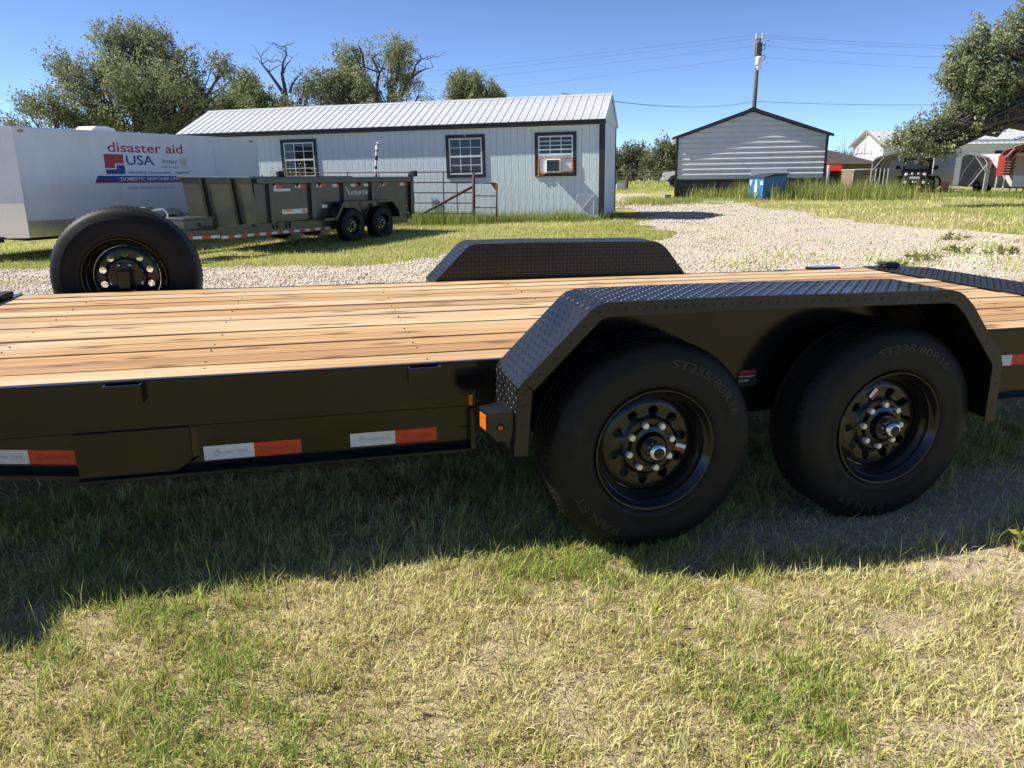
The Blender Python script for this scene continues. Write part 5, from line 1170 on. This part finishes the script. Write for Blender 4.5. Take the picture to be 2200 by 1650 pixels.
cargo_box('grey enclosed trailer with silver lower panel under the red carport', 2172, 2330, 41.5, .35, 2.1, 5, 'grey_trailer', 'galv')
q = at(2030, 398, 43.5); o = MB().box(-.22, .22, -.03, .03, 0, .62, bev=.02).build('leaning_board', M['pink'], None, loc=(q[0], q[1], gz(q[0], q[1]))); o.rotation_euler = (R(-8), R(6), -.3); tag(o, 'faded pink board leaning behind the grass right of the off road vehicle', 'board')
# long white workshop with ribbed roof
wsA = R(19); q = at(1897, 330, 66); ws = thing('workshop', 'long white metal workshop with ribbed roof behind the carport', 'building', (q[0], q[1], gz(q[0], q[1])), rot=(0, -math.atan(.01), -wsA))
WL, WD, WH, WR = 26, 7.0, 3.45, 1.15
m_ = MB(); m_.box(0, WL, 0, WD, -.3, WH); m_.prism([(0, WH), (WD, WH), (WD/2, WH+WR)], 0, WL, lambda u, v, e: (e, u, v)); m_.build('wall', M['white_sheet'], ws)
for k in range(15):   # horizontal siding sheets on the two visible faces
    z0_ = k*.25; m_ = MB(); m_.prism([(0, z0_), (-.012, z0_+.01), (-.02, z0_+.20), (-.035, z0_+.225), (0, z0_+.245)], .02, WL-.02, lambda u, v, e: (e, u, v)); m_.build('siding_sheet', M['white_sheet'], ws)
for k in range(20):
    z0_ = k*.25; h0 = 0 if z0_ < WH else (z0_+.25-WH)/WR*WD/2
    if h0 > WD/2-.2: continue
    m_ = MB(); m_.prism([(0, z0_), (-.012, z0_+.01), (-.02, z0_+.20), (-.035, z0_+.225), (0, z0_+.245)], .02+h0, WD-.02-h0, lambda u, v, e: (u, e, v)); m_.build('siding_sheet', M['white_sheet'], ws)
an = math.atan2(WR, WD/2); L2 = math.hypot(WR, WD/2)+.35
for k in range(60):
    m_ = MB(); wd_ = (WL+.6)/60; pr = [(0, 0), (0, .01), (wd_-.10, .01), (wd_-.07, .045), (wd_-.03, .045), (wd_-.003, .01), (wd_-.003, 0)]
    m_.prism(pr, 0, L2, lambda u, v, e: (-.3+k*wd_+u, -.32+e*math.cos(an)-v*math.sin(an), WH-.10+e*math.sin(an)+v*math.cos(an))); m_.build('roof_sheet', M['roof_metal'], ws)
m_ = MB(); m_.prism([(WD/2, WH+WR), (WD/2, WH+WR+.05), (WD+.3, WH-.05), (WD+.3, WH-.1)], -.3, WL+.3, lambda u, v, e: (e, u, v)); m_.build('roof_back', M['roof_metal'], ws)
m_ = MB(); m_.prism([(-.34, WH-.22), (WD/2, WH+WR-.02), (WD+.34, WH-.22), (WD+.34, WH-.02), (WD/2, WH+WR+.12), (-.34, WH-.02)], -.36, -.305, lambda u, v, e: (e, u, v)); m_.build('rake_trim', M['timber_grey'], ws)
for x_ in (2.2, 9.0, 16): m_ = MB(); m_.box(x_, x_+3.2, -.05, -.036, 0, 2.8); m_.build('door', M['black_flat'], ws)
# frame leaning on its gable end (light steel rack)
q = at(1857, 328, 60); rk = thing('steel_rack', 'light steel rack standing before the white workshop gable', 'rack', (q[0], q[1], gz(q[0], q[1])+0), -YAW-.3)
m_ = MB(); b0_ = 1.6
for x_ in (-.5, .0, .5): m_.tube([(x_, 0, 0), (x_, 0, 3.0 if x_ else 4.0)], .03, 6)
for z_ in (2.0, 2.5): m_.tube([(-.6, 0, z_), (.6, 0, z_)], .03, 6)
m_.tube([(-.5, 0, 2), (0, 0, 3)], .02, 6); m_.build('frame', M['galv'], rk)
# low brown roofed building behind the barn with red canopy
q = at(1765, 352, 50); lb = thing('low_building', 'low building with brown metal roof between the barn and carport', 'building', (q[0], q[1], gz(q[0], q[1])), -YAW-.42)
m_ = MB(); m_.box(0, 3.3, .8, 6, 0, 1.60); m_.build('wall', M['timber_grey'], lb); m_ = MB(); m_.prism([(-.2, 1.62), (-.2, 2.42), (.35, 2.46), (3.6, 1.62)], .0, 6.5, lambda u, v, e: (u, e, v)); m_.build('roof', M['brown_roof'], lb)
m_ = MB(); m_.box(.15, 1.24, -.35, -.02, 1.20, 1.56); m_.build('canopy', M['red_bright'], lb)
m_ = MB(); m_.box(.2, 1.1, .70, .798, .05, 1.19); m_.build('doorway', M['black_flat'], lb)
q = at(1806, 392, 45.5); cr = thing('plywood_crate', 'weathered plywood crate with pale lid in tall grass beside the carport', 'crate', (q[0], q[1], gz(q[0], q[1])), -YAW-.10)
m_ = MB(); m_.add([(0, 0, 0), (.50, -.55, 0), (1.75, .1, 0), (1.2, .7, 0), (0, 0, 1.22), (.5, -.55, 1.22), (1.75, .1, 1.27), (1.2, .7, 1.27)], [(0, 1, 5, 4), (1, 2, 6, 5), (2, 3, 7, 6), (3, 0, 4, 7), (4, 5, 6, 7), (3, 2, 1, 0)]); m_.build('box', M['timber_grey'], cr)
m_ = MB(); m_.add([(-.05, 0, 1.221), (.5, -.6, 1.221), (1.8, .1, 1.271), (1.2, .75, 1.271), (-.05, 0, 1.25), (.5, -.6, 1.25), (1.8, .1, 1.30), (1.2, .75, 1.30)], [(0, 1, 5, 4), (1, 2, 6, 5), (2, 3, 7, 6), (3, 0, 4, 7), (4, 5, 6, 7), (3, 2, 1, 0)]); m_.build('lid', M['white_paint'], cr)
m_ = MB()
for k in range(5): t_ = (k+.5)/5; m_.bar((.5+1.25*t_, -.555+.65*t_, 0), (.5+1.25*t_, -.555+.65*t_, 1.2), .05, .02)
m_.build('batten', M['timber_grey'], cr)
# utility box, post and green hose reel by the road
q = at(1336, 408, 50); o = thing('utility_box', 'grey utility box beside the drive beyond the shed corner', 'box', (q[0], q[1], gz(q[0], q[1])), -YAW); m_ = MB(); m_.box(-.34, .28, 0, .5, -.05, .55, bev=.02); m_.build('case', M['galv'], o); m_ = MB(); m_.box(-.38, .32, -.04, .54, .551, .60, bev=.015); m_.build('lid', M['concrete'], o)
q = at(1346, 409, 50); o = thing('wooden_post', 'short brown wooden post beside the grey utility box', 'post', (q[0], q[1], gz(q[0], q[1]))); m_ = MB(); m_.tube([(0, 0, -.1), (0, 0, .5), (.01, 0, .86)], [.12, .11, .10], 8); m_.build('shaft', M['pole_wood'], o); m_ = MB(); m_.tube([(.01, 0, .85), (.01, 0, .90)], [.115, .10], 8); m_.build('cap', M['rust'], o)
q = at(1321, 408, 49); o = thing('hand_pump', 'small green pump standing by the grey utility box', 'pump', (q[0], q[1], gz(q[0], q[1]))); m_ = MB(); m_.tube([(0, 0, -.05), (0, 0, .38), (0, 0, .5), (0, 0, .72)], [.06, .06, .14, .10], 8); m_.build('body', M['green_plastic'], o, True); m_ = MB(); m_.tube([(0, 0, .62), (.22, 0, .66), (.26, 0, .55)], .04, 6); m_.build('spout', M['green_plastic'], o)
q = at(1432, 426, 36); o = thing('concrete_block', 'hollow concrete block lying in grass at the barn corner', 'block', (q[0], q[1], gz(q[0], q[1])), .3); m_ = MB(); m_.box(-.2, .2, -.1, -.07, 0, .2); m_.box(-.2, .2, .07, .1, 0, .2); [m_.box(x_-.015, x_+.015, -.0695, .0695, 0, .2) for x_ in (-.185, 0, .185)]; m_.build('shell', M['concrete'], o)
# field fence in the distance
ff = thing('field_fence', 'thin wire field fence before the far trees', 'fence'); 
fa, fb = at(1120, 395, 66), at(1475, 397, 64)
for k in range(13):
    p = fa+(fb-fa)*k/12; z0_ = gz(p[0], p[1]); m_ = MB(); m_.tube([(p[0], p[1], z0_-.1), (p[0], p[1], z0_+1.2)], .035, 6); m_.build('post', M['pole_wood'], ff)
for h_ in (.35, .65, .95, 1.15):
    m_ = MB(); m_.tube([(p[0], p[1], gz(p[0], p[1])+h_) for p in (fa+(fb-fa)*k/12 for k in range(13))], .008, 4); m_.build('wire', M['galv'], ff)
# ================================================================== MIDDLE AND FAR GRASS
def strip_grass(name, label, n, x0, x1, y0, y1, hmin, hmax, wd, green, seed, keep=None, off_drive=True, lean=(.1, .8), segs=1):
    r = np.random.default_rng(seed); x = r.uniform(x0, x1, n); y = r.uniform(y0, y1, n)
    k = np.ones(n, bool)
    if off_drive: k &= ~(in_poly(x, y, dp) & ((fbm(x*1.3, y*1.3, 77, 3) < .56) | (r.random(n) < .6)))
    if keep is not None: k &= keep(x, y, r)
    x = x[k]; y = y[k]; n = len(x)
    gq = np.clip(green+(fbm(x*.5, y*.5, seed, 3)-.44)*1.6, 0, 1)
    c_ = grass_col(x, y, r, gq); lime = (r.random(n) < gq*.55); c_[lime] = LIME*r.uniform(.8, 1.2, (lime.sum(), 1)); c_ = c_*1.1
    o = put(name, blades(name, x, y, r.uniform(hmin, hmax, n), r.uniform(*wd, n), r.uniform(*lean, n), c_, seed+1, segs=segs), M['blade'])
    tag(o, label, 'grass', kind='stuff'); return o
strip_grass('lawn', 'mown green lawn between the gravel and the shed', 120000, -12, 9.5, 9.4, 24, .04, .10, (.008, .018), .62, 201, keep=lambda x, y, r: (y < 18.3+(6.9-x)*.466-.05) & (r.random(len(x)) < 1.25-.03*(y-9)))
strip_grass('lawn', 'rough dry grass on the rise right of the drive', 110000, 10, 46, 7, 40, .05, .14, (.014, .03), .40, 203, keep=lambda x, y, r: r.random(len(x)) < 1.2-.022*(y-7))
strip_grass('lawn', 'grass strip and mound in front of the barn', 30000, 9, 24, 26, 42, .06, .2, (.014, .03), .55, 205)
strip_grass('lawn', 'far grass field beyond the drive', 26000, 4, 42, 40, 75, .10, .32, (.03, .07), .55, 207, off_drive=True)
strip_grass('lawn', 'dry lawn reaching past both ends of the flatbed trailer', 150000, -7, 8, -4, 4.6, .03, .08, (.004, .009), .42, 215, keep=lambda x, y, r: ~((x > -2.85) & (x < 2.45) & (y > -1.5) & (y < 1.0)) & (soil_mask(x, y) > .2) & (r.random(len(x)) < .3+1.0*sstep((fbm(x*7, y*7, 61, 3)-.33)/.22)), lean=(.3, 1.3))
# sparse weeds growing through the gravel
def gravel_weeds(x, y, r):
    return in_poly(x, y, dp) & (fbm(x*.55, y*1.2, 88, 3) > .54) & (r.random(len(x)) < .8)
strip_grass('gravel_weeds', 'patches of low weeds growing through the gravel', 26000, 2, 15, 8, 26, .02, .07, (.01, .02), .5, 209, keep=gravel_weeds, off_drive=False, lean=(.3, 1.2))
strip_grass('gravel_weeds', 'leafy weeds behind the rear of the flatbed trailer', 9000, 4.5, 14, 4.6, 9.5, .05, .16, (.012, .026), .72, 211, keep=lambda x, y, r: (fbm(x*1.1, y*1.1, 93, 3) > .44), off_drive=False, lean=(.2, 1.1))
# tall grass along walls
def clump(name, label, spots, seed, green=.75, wd=(.006, .013), nb=26, spread=.14, bend=.55, lean=(.05, .5)):
    r = np.random.default_rng(seed); xs = []; ys = []; hs = []
    for (x_, y_, h_) in spots:
        m = int(nb*r.uniform(.6, 1.4)); xs.append(x_+r.normal(0, spread, m)); ys.append(y_+r.normal(0, spread, m)); hs.append(h_*r.uniform(.45, 1.1, m))
    x = np.concatenate(xs); y = np.concatenate(ys); h_ = np.concatenate(hs); n = len(x); c_ = grass_col(x, y, r, np.full(n, green)); lime = r.random(n) < .25; c_[lime] = LIME*r.uniform(.6, 1.0, (lime.sum(), 1)); c_ = c_*.80
    o = put(name, blades(name, x, y, h_, r.uniform(*wd, n), r.uniform(*lean, n), c_, seed, bend=bend), M['blade']); tag(o, label, 'grass', kind='stuff'); return o
def line_spots(p0, p1, n, h0, h1, jit, seed):
    r = random.Random(seed); return [(p0[0]+(p1[0]-p0[0])*t_+r.gauss(0, jit), p0[1]+(p1[1]-p0[1])*t_+r.gauss(0, jit), r.uniform(h0, h1)) for t_ in (r.random() for _ in range(n))]
sr = lambda lx, ly: tuple((Vector(shed.location)+Matrix.Rotation(-SA, 3, 'Z') @ Vector((lx, ly, 0)))[:2])
clump('tall_grass', 'tall green grass growing along the foot of the shed wall', line_spots(sr(-6.6, -.9), sr(-.3, -.35), 300, .16, .42, .22, 3), 301)
clump('tall_grass', 'tall grass growing through the pipe fence', line_spots(sr(-6.6, -1.2), sr(-3.3, -1.2), 130, .2, .55, .2, 4), 302)
clump('tall_grass', 'grass along the shed wall behind the dump trailer', line_spots(sr(-12.8, -.6), sr(-6.5, -.7), 160, .2, .5, .2, 5), 303)
clump('tall_grass', 'grass round the shed corner', line_spots(sr(-.5, -.4), sr(.5, 1.6), 40, .10, .26, .15, 6), 304)
br_ = lambda lx, ly: tuple((Vector(barn.location)+Matrix.Rotation(-BA, 3, 'Z') @ Vector((lx, ly, 0)))[:2])
clump('tall_grass', 'tall weeds along the black base of the barn', line_spots(br_(.9, -.5), br_(2.9, -.4), 26, .25, .75, .25, 7), 305, green=.6, wd=(.010, .022), nb=22, spread=.22)
clump('tall_grass', 'tall grass round the dumpster and barn end', line_spots(br_(3.2, -1.1), br_(9.2, -1.6), 260, .3, 1.05, .75, 8), 306, green=.66, wd=(.012, .026), nb=30, spread=.25)
clump('tall_grass', 'tall grass before the carports', line_spots(tuple(at(1780, 410, 37)[:2]), tuple(at(1905, 410, 37)[:2]), 90, .15, .5, .9, 9)+line_spots(tuple(at(2050, 410, 36)[:2]), tuple(at(2280, 410, 35)[:2]), 150, .12, .40, .9, 10), 307, green=.72, wd=(.012, .026), nb=24, spread=.25)
clump('tall_grass', 'grass at the barn corner by the concrete block', line_spots(tuple(at(1395, 432, 31)[:2]), tuple(at(1480, 432, 32)[:2]), 120, .10, .30, .9, 12), 308, green=.62, wd=(.01, .02))
# weeds with yellow heads in front of the left shed window
def weed(name, label, p, h_, n, seed):
    r = random.Random(seed); t_ = thing(name, label, 'weed', (p[0], p[1], gz(p[0], p[1]))); stm = MB(); lv = []; hd = []
    for k in range(n):
        a = r.uniform(0, 6.28); l_ = r.uniform(.1, .55)*h_*.6; hh = h_*r.uniform(.6, 1.05); bx, by = r.gauss(0, .12), r.gauss(0, .12)
        q0 = Vector((bx, by, 0)); q1 = q0+Vector((math.cos(a)*l_*.35, math.sin(a)*l_*.35, hh*.6)); q2 = q1+Vector((math.cos(a)*l_*.7, math.sin(a)*l_*.7, hh*.4)); stm.tube([q0, q1, q2], [.008, .006, .003], 4, False)
        for j in range(16): t2 = r.uniform(.25, 1.0); pp_ = q0.lerp(q1, t2/.6) if t2 < .6 else q1.lerp(q2, (t2-.6)/.4); lv.append((pp_, r.uniform(.05, .13), j > 11))
    stm.build('stem', M['green_stem'], t_)
    V = []; C_ = []
    for (pp_, s, head) in lv:
        d = Vector((r.gauss(0, 1), r.gauss(0, 1), r.gauss(.3, .6))).normalized(); sd = d.cross(Vector((r.gauss(0, 1), r.gauss(0, 1), r.gauss(0, 1)))).normalized()
        V += [pp_, pp_+d*s*.5+sd*s*.16, pp_+d*s, pp_+d*s*.5-sd*s*.16]; C_ += [(np.array([.42, .40, .10]) if head else np.array([.22, .25, .09]))*r.uniform(.7, 1.2)]*4
    nL = len(lv); o = put('leaves', fast_mesh('leaves', np.array([tuple(v) for v in V]), np.arange(nL*4), np.full(nL, 4), np.array(C_)), M['blade'], t_); return t_
M['green_stem'] = simple('green_stem', (.10, .13, .04), .7)
wr = random.Random(77)
for i, (lx, ly, h_, n) in enumerate(((-9.75, -1.0, 1.55, 26), (-9.1, -.9, 1.75, 30), (-8.6, -1.1, 1.4, 20), (-10.4, -1.2, 1.9, 14))):
    p = sr(lx, ly); w_ = weed('tall_weed', ('tall yellow flowering weed before the left shed window', 'bushy yellow green weed under the left shed window', 'yellow weed beside the dump trailer top rail', 'tall thin weed beside the white cargo trailer end')[i], p, h_, n, 400+i); w_['group'] = 'weeds before the left shed window'
for i, (px, py, dist) in enumerate(((2055, 552, 12.8), (1915, 584, 10.6), (2035, 530, 15.0), (1990, 575, 11.5), (2155, 560, 12.6))):
    q = at(px, py, dist); w_ = weed('low_weed', 'low leafy weed growing in the gravel behind the flatbed trailer', q, .11, 8, 500+i); w_['group'] = 'low weeds in the gravel'
q = at(2178, 1188, 2.9); w_ = weed('low_weed', 'small leafy weed in the lawn by the rear wheel shadow', (1.30, -.36), .10, 5, 520); w_.scale = (.45, .45, .6)

# ================================================================== TREES
def oak(name, label, base, lobes, trunk_r, fork, nclump, leaf, seed, group=None, bare=(), per=40, csd=.20, tone=1.38, extra_limbs=(), thr=.425, limb_k=.55):
    """base (x,y); lobes in world coordinates (centre, rx, ry, rz). trunk, limbs and crown are separate meshes"""
    r = np.random.default_rng(seed); rr = random.Random(seed); z0 = gz(*base)-.1; B = Vector((base[0], base[1], z0))
    t_ = thing(name, label, 'tree', B, group=group); wood = MB()
    F = Vector((rr.uniform(-.2, .2), rr.uniform(-.2, .2), fork))
    wood.tube([Vector((0, 0, -.2)), Vector((.04, .02, fork*.3)), Vector((F.x*.6, F.y*.6, fork*.7)), F], [trunk_r*1.5, trunk_r*1.08, trunk_r, trunk_r*.95], 9)
    def limb(a, b, r0, r1, n=6, wob=.12, sides=6):
        L = (b-a).length; pts_ = []; 
        for k in range(n+1):
            q_ = a.lerp(b, k/n)
            if 0 < k < n: q_ = q_+Vector((rr.gauss(0, 1), rr.gauss(0, 1), rr.gauss(.3, .8)))*wob*L*.28
            pts_.append(q_)
        wood.tube(pts_, [r0+(r1-r0)*k/n for k in range(n+1)], sides, False); return pts_
    vol = [l[1]*l[2]*l[3] for l in lobes]; tot = sum(v**.75 for v in vol); CL = []; OD = []
    for (c_, rx, ry, rz), v in zip(lobes, vol):
        C0 = Vector(c_)-B; tgt = C0+Vector((0, 0, -rz*.15)); pts_ = limb(F, tgt, trunk_r*limb_k, trunk_r*.14, 7, .13)
        m = max(14, int(nclump*v**.75/tot)); dirs = r.normal(size=(m, 3)); dirs /= np.linalg.norm(dirs, axis=1)[:, None]
        rad = r.random(m)**.42*(.80+.42*r.random(m)); P = np.array(C0)+dirs*rad[:, None]*np.array([rx, ry, rz])
        OD.append(dirs+np.array([0, 0, .35])); keep = fbm(P[:, 0]*.9+P[:, 2]*.5, P[:, 1]*.9+P[:, 2]*.8, seed, 3) > thr; P = P[keep]; OD[-1] = OD[-1][keep]; CL.append(P)
        for k in range(0, len(P), 4):
            q_ = Vector(P[k]); src = pts_[rr.choice((3, 4, 5, 6, 7))]; limb(src, q_, trunk_r*.17, trunk_r*.03, 4, .14, 4)
    for poly, r0 in extra_limbs: 
        pts_ = [Vector(p)-B for p in poly]; wood.tube(pts_, [r0*(1-.85*k/(len(pts_)-1)) for k in range(len(pts_))], 6, False)
        for k in range(2, len(pts_)):
            for _ in range(2): limb(pts_[k], pts_[k]+Vector((rr.gauss(0, .45), rr.gauss(0, .3), rr.uniform(.05, .6))), r0*.25, .008, 4, .2, 4)
    wood.build('trunk', M['bark'], t_, True)
    P = np.concatenate(CL); m = len(P); sz = r.uniform(.6, 1.35, m)
    od = np.concatenate(OD)+r.normal(0, .35, (m, 3)); od /= np.linalg.norm(od, axis=1)[:, None]; al = r.uniform(-.55, .55, (m, per))
    pc = (P[:, None]+od[:, None]*(al*csd*3.4*sz[:, None])[:, :, None]+np.clip(r.normal(size=(m, per, 3)), -1.7, 1.7)*(csd*.55*sz)[:, None, None]*(1.15-al[:, :, None])).reshape(-1, 3); n = len(pc)
    d = r.normal(size=(n, 3)); d[:, 2] += .25; d /= np.linalg.norm(d, axis=1)[:, None]; e = np.cross(d, r.normal(size=(n, 3))); e /= np.linalg.norm(e, axis=1)[:, None]
    L = (leaf*r.uniform(.6, 1.3, n))[:, None]
    V = np.stack([pc-d*L*.5, pc+e*L*.27, pc+d*L*.5, pc-e*L*.27], 1).reshape(-1, 3)
    cl = np.repeat(r.uniform(.72, 1.25, m), per)*r.uniform(.7, 1.3, n); hue = np.repeat(r.random(m), per)[:, None]
    c_ = (np.array([.145, .178, .100])*(1-hue)+np.array([.240, .255, .130])*hue)*cl[:, None]*tone; yl = r.random(n) < .05; c_[yl] = np.array([.19, .17, .06])
    put('crown', fast_mesh('crown', V, np.arange(n*4), np.full(n, 4), np.repeat(c_, 4, 0)), M['leaf'], t_); return t_
def lobe(px, py, rx, ry, dist, dr=None):
    c_ = at(px, py, dist); k = dist/FPX*1.03; return (c_, rx*k, (dr if dr else (rx+ry)*.5*k), ry*k)
D = 34.0
b = at(335, 300, D); lb_ = [lobe(*l) for l in ((262, 118, 88, 58, D), (175, 165, 70, 52, D-1), (355, 130, 72, 62, D+1), (425, 180, 62, 62, D), (300, 190, 110, 60, D-1.5), (215, 235, 85, 40, D-1), (390, 240, 80, 45, D+1), (478, 150, 20, 36, D), (225, 82, 30, 22, D), (330, 78, 40, 20, D+1), (125, 150, 26, 18, D), (300, 260, 110, 26, D-1))]
oak('oak_tree', 'largest spreading live oak behind the white cargo trailer', (b[0], b[1]), lb_, .30, 1.9, 2900, .105, 11)
D = 31.0; b = at(120, 320, D); oak('oak_tree', 'low leaning oak at the left of the largest oak', (b[0], b[1]), [lobe(*l) for l in ((110, 238, 70, 32, D), (60, 232, 34, 24, D), (180, 262, 60, 26, D+1), (10, 264, 45, 15, D+3), (-60, 262, 50, 25, D+2), (40, 280, 60, 16, D))], .16, 1.6, 1000, .10, 12)
D = 37.0; b = at(615, 300, D)
ex = [([at(618, 225, D), at(612, 190, D), at(606, 160, D), at(608, 135, D), at(616, 116, D), at(612, 100, D)], .10), ([at(612, 205, D), at(595, 180, D), at(577, 155, D), at(563, 138, D), at(560, 122, D)], .09), ([at(622, 200, D), at(628, 180, D), at(640, 165, D), at(650, 158, D)], .06), ([at(606, 160, D), at(615, 140, D), at(628, 125, D)], .05)]
oak('oak_tree', 'oak with bare dead limbs sticking up behind the shed', (b[0], b[1]), [lobe(*l) for l in ((562, 210, 45, 42, D), (540, 180, 26, 24, D), (645, 215, 34, 42, D), (600, 248, 80, 34, D-.5), (660, 190, 16, 16, D), (500, 225, 45, 40, D+1))], .20, 2.2, 1350, .105, 13, extra_limbs=ex)
D = 38.0; b = at(815, 300, D)
ex = [([at(860, 215, D), at(872, 185, D), at(888, 160, D), at(893, 140, D), at(905, 125, D), at(918, 128, D)], .08), ([at(880, 170, D), at(900, 155, D), at(915, 148, D), at(930, 145, D)], .06), ([at(830, 120, D), at(850, 100, D), at(846, 82, D)], .05)]
oak('oak_tree', 'tall oak with ragged crown behind the middle of the shed', (b[0], b[1]), [lobe(*l) for l in ((800, 118, 40, 36, D), (868, 100, 22, 20, D), (752, 155, 48, 46, D), (840, 150, 56, 52, D+1), (692, 140, 20, 24, D), (708, 185, 36, 40, D), (900, 200, 38, 26, D), (790, 205, 96, 36, D-.5), (770, 96, 18, 14, D), (860, 205, 50, 34, D))], .24, 2.2, 2900, .105, 14, extra_limbs=ex)
D = 48.0; b = at(1005, 300, D); oak('oak_tree', 'small rounded oak above the shed ridge', (b[0], b[1]), [lobe(*l) for l in ((1005, 188, 50, 30, D), (1058, 184, 26, 20, D), (985, 212, 45, 22, D), (940, 215, 46, 18, D), (1040, 215, 45, 20, D))], .2, 2.4, 1400, .12, 15)
D = 27.0; b = at(2390, 420, D+1)
oak('oak_tree', 'large oak reaching in over the carport and off road vehicle', (b[0], b[1]), [lobe(*l) for l in ((2140, 80, 55, 42, D), (2190, 110, 70, 70, D+1), (2070, 150, 50, 34, D), (2075, 100, 30, 20, D), (2028, 172, 26, 22, D), (2120, 185, 82, 46, D), (2050, 178, 26, 26, D), (2190, 200, 80, 48, D+.5), (2085, 235, 70, 34, D), (2020, 282, 72, 30, D-.5), (1985, 312, 58, 26, D-.5), (1950, 285, 22, 16, D-.5), (2055, 272, 44, 26, D), (2000, 326, 52, 15, D-.5), (2035, 306, 40, 20, D-.5), (1925, 306, 22, 12, D-.5), (2150, 258, 45, 14, D), (2270, 60, 90, 60, D+1), (2320, 150, 110, 85, D+2), (2420, 130, 120, 110, D+2), (2500, 230, 110, 90, D+2), (2420, 230, 90, 50, D-1), (2265, 215, 50, 32, D))], .40, 3.9, 5200, .092, 16, limb_k=.22, tone=1.4, per=40, csd=.16,
    extra_limbs=[([at(2330, 300, D), at(2260, 285, D), at(2200, 272, D), at(2150, 265, D), at(2090, 285, D), at(2050, 310, D), at(2010, 318, D)], .20), ([at(2260, 320, D), at(2200, 295, D), at(2180, 300, D)], .05)])
# far trees beyond the field: two builds, copied
def far_tree(name, label, px, top, w_, dist, seed, group='far trees beyond the field'):
    b = at(px, 385, dist); k = dist/FPX*1.03; h_ = (375-top)
    return oak(name, label, (b[0], b[1]), [lobe(px, 375-h_*.48, w_*.5, h_*.5, dist), lobe(px-w_*.26, 375-h_*.36, w_*.33, h_*.38, dist), lobe(px+w_*.28, 375-h_*.34, w_*.33, h_*.36, dist-1), lobe(px+w_*.05, 375-h_*.78, w_*.28, h_*.24, dist), lobe(px, 384-h_*.10, w_*.48, h_*.16, dist-1)], .28, 1.2, 420, .26, seed, group=group, per=40, csd=.42, tone=.95, thr=.36)
t1 = far_tree('oak_tree', 'rounded dark oak beyond the drive between shed and barn', 1355, 316, 105, 88, 31); t2 = far_tree('oak_tree', 'taller dark oak touching the grey barn outline', 1435, 308, 80, 84, 32)
def copy_tree(src, loc, rz, sc, label):
    o = src.copy(); COL.objects.link(o); o.location = loc; o.rotation_euler = (0, 0, rz); o.scale = (sc,)*3; o['label'] = label
    for ch in src.children: c_ = ch.copy(); COL.objects.link(c_); c_.parent = o
    return o
for i, (px, dist, sc, src, lab) in enumerate(((1290, 96, .95, t2, 'dark oak half hidden by the shed gable end'), (1805, 92, .78, t1, 'dark oak showing between barn and white workshop'), (1780, 84, .70, t2, 'low oak behind the barn right edge'), (1500, 100, 1.0, t1, 'oak hidden behind the grey barn'), (1200, 98, 1.0, t1, 'oak behind the shed right half'), (1080, 92, .9, t2, 'oak behind the shed near the ridge end'), (-120, 60, 1.1, t1, 'oak far behind the low leaning oak'), (1690, 105, .95, t2, 'far oak behind the barn ridge'))):
    b = at(px, 385, dist); copy_tree(src, (b[0], b[1], gz(b[0], b[1])-.1), i*1.3, sc, lab)
# bare twiggy bush by the white workshop
b = at(1822, 330, 70); tw = thing('bare_bush', 'leafless twiggy bush left of the white workshop gable', 'bush', (b[0], b[1], gz(b[0], b[1]))); m_ = MB(); rb = random.Random(8)
for k in range(60):
    a = rb.uniform(0, 6.28); s = rb.uniform(.3, 1.6); m_.tube([(0, 0, .2), (math.cos(a)*s*.5, math.sin(a)*s*.5, 2.0+rb.uniform(-.3, .5)), (math.cos(a)*s, math.sin(a)*s, 3.2+rb.uniform(-.6, 1.2))], [.03, .018, .006], 4, False)
m_.build('twigs', M['dead_bark'], tw)
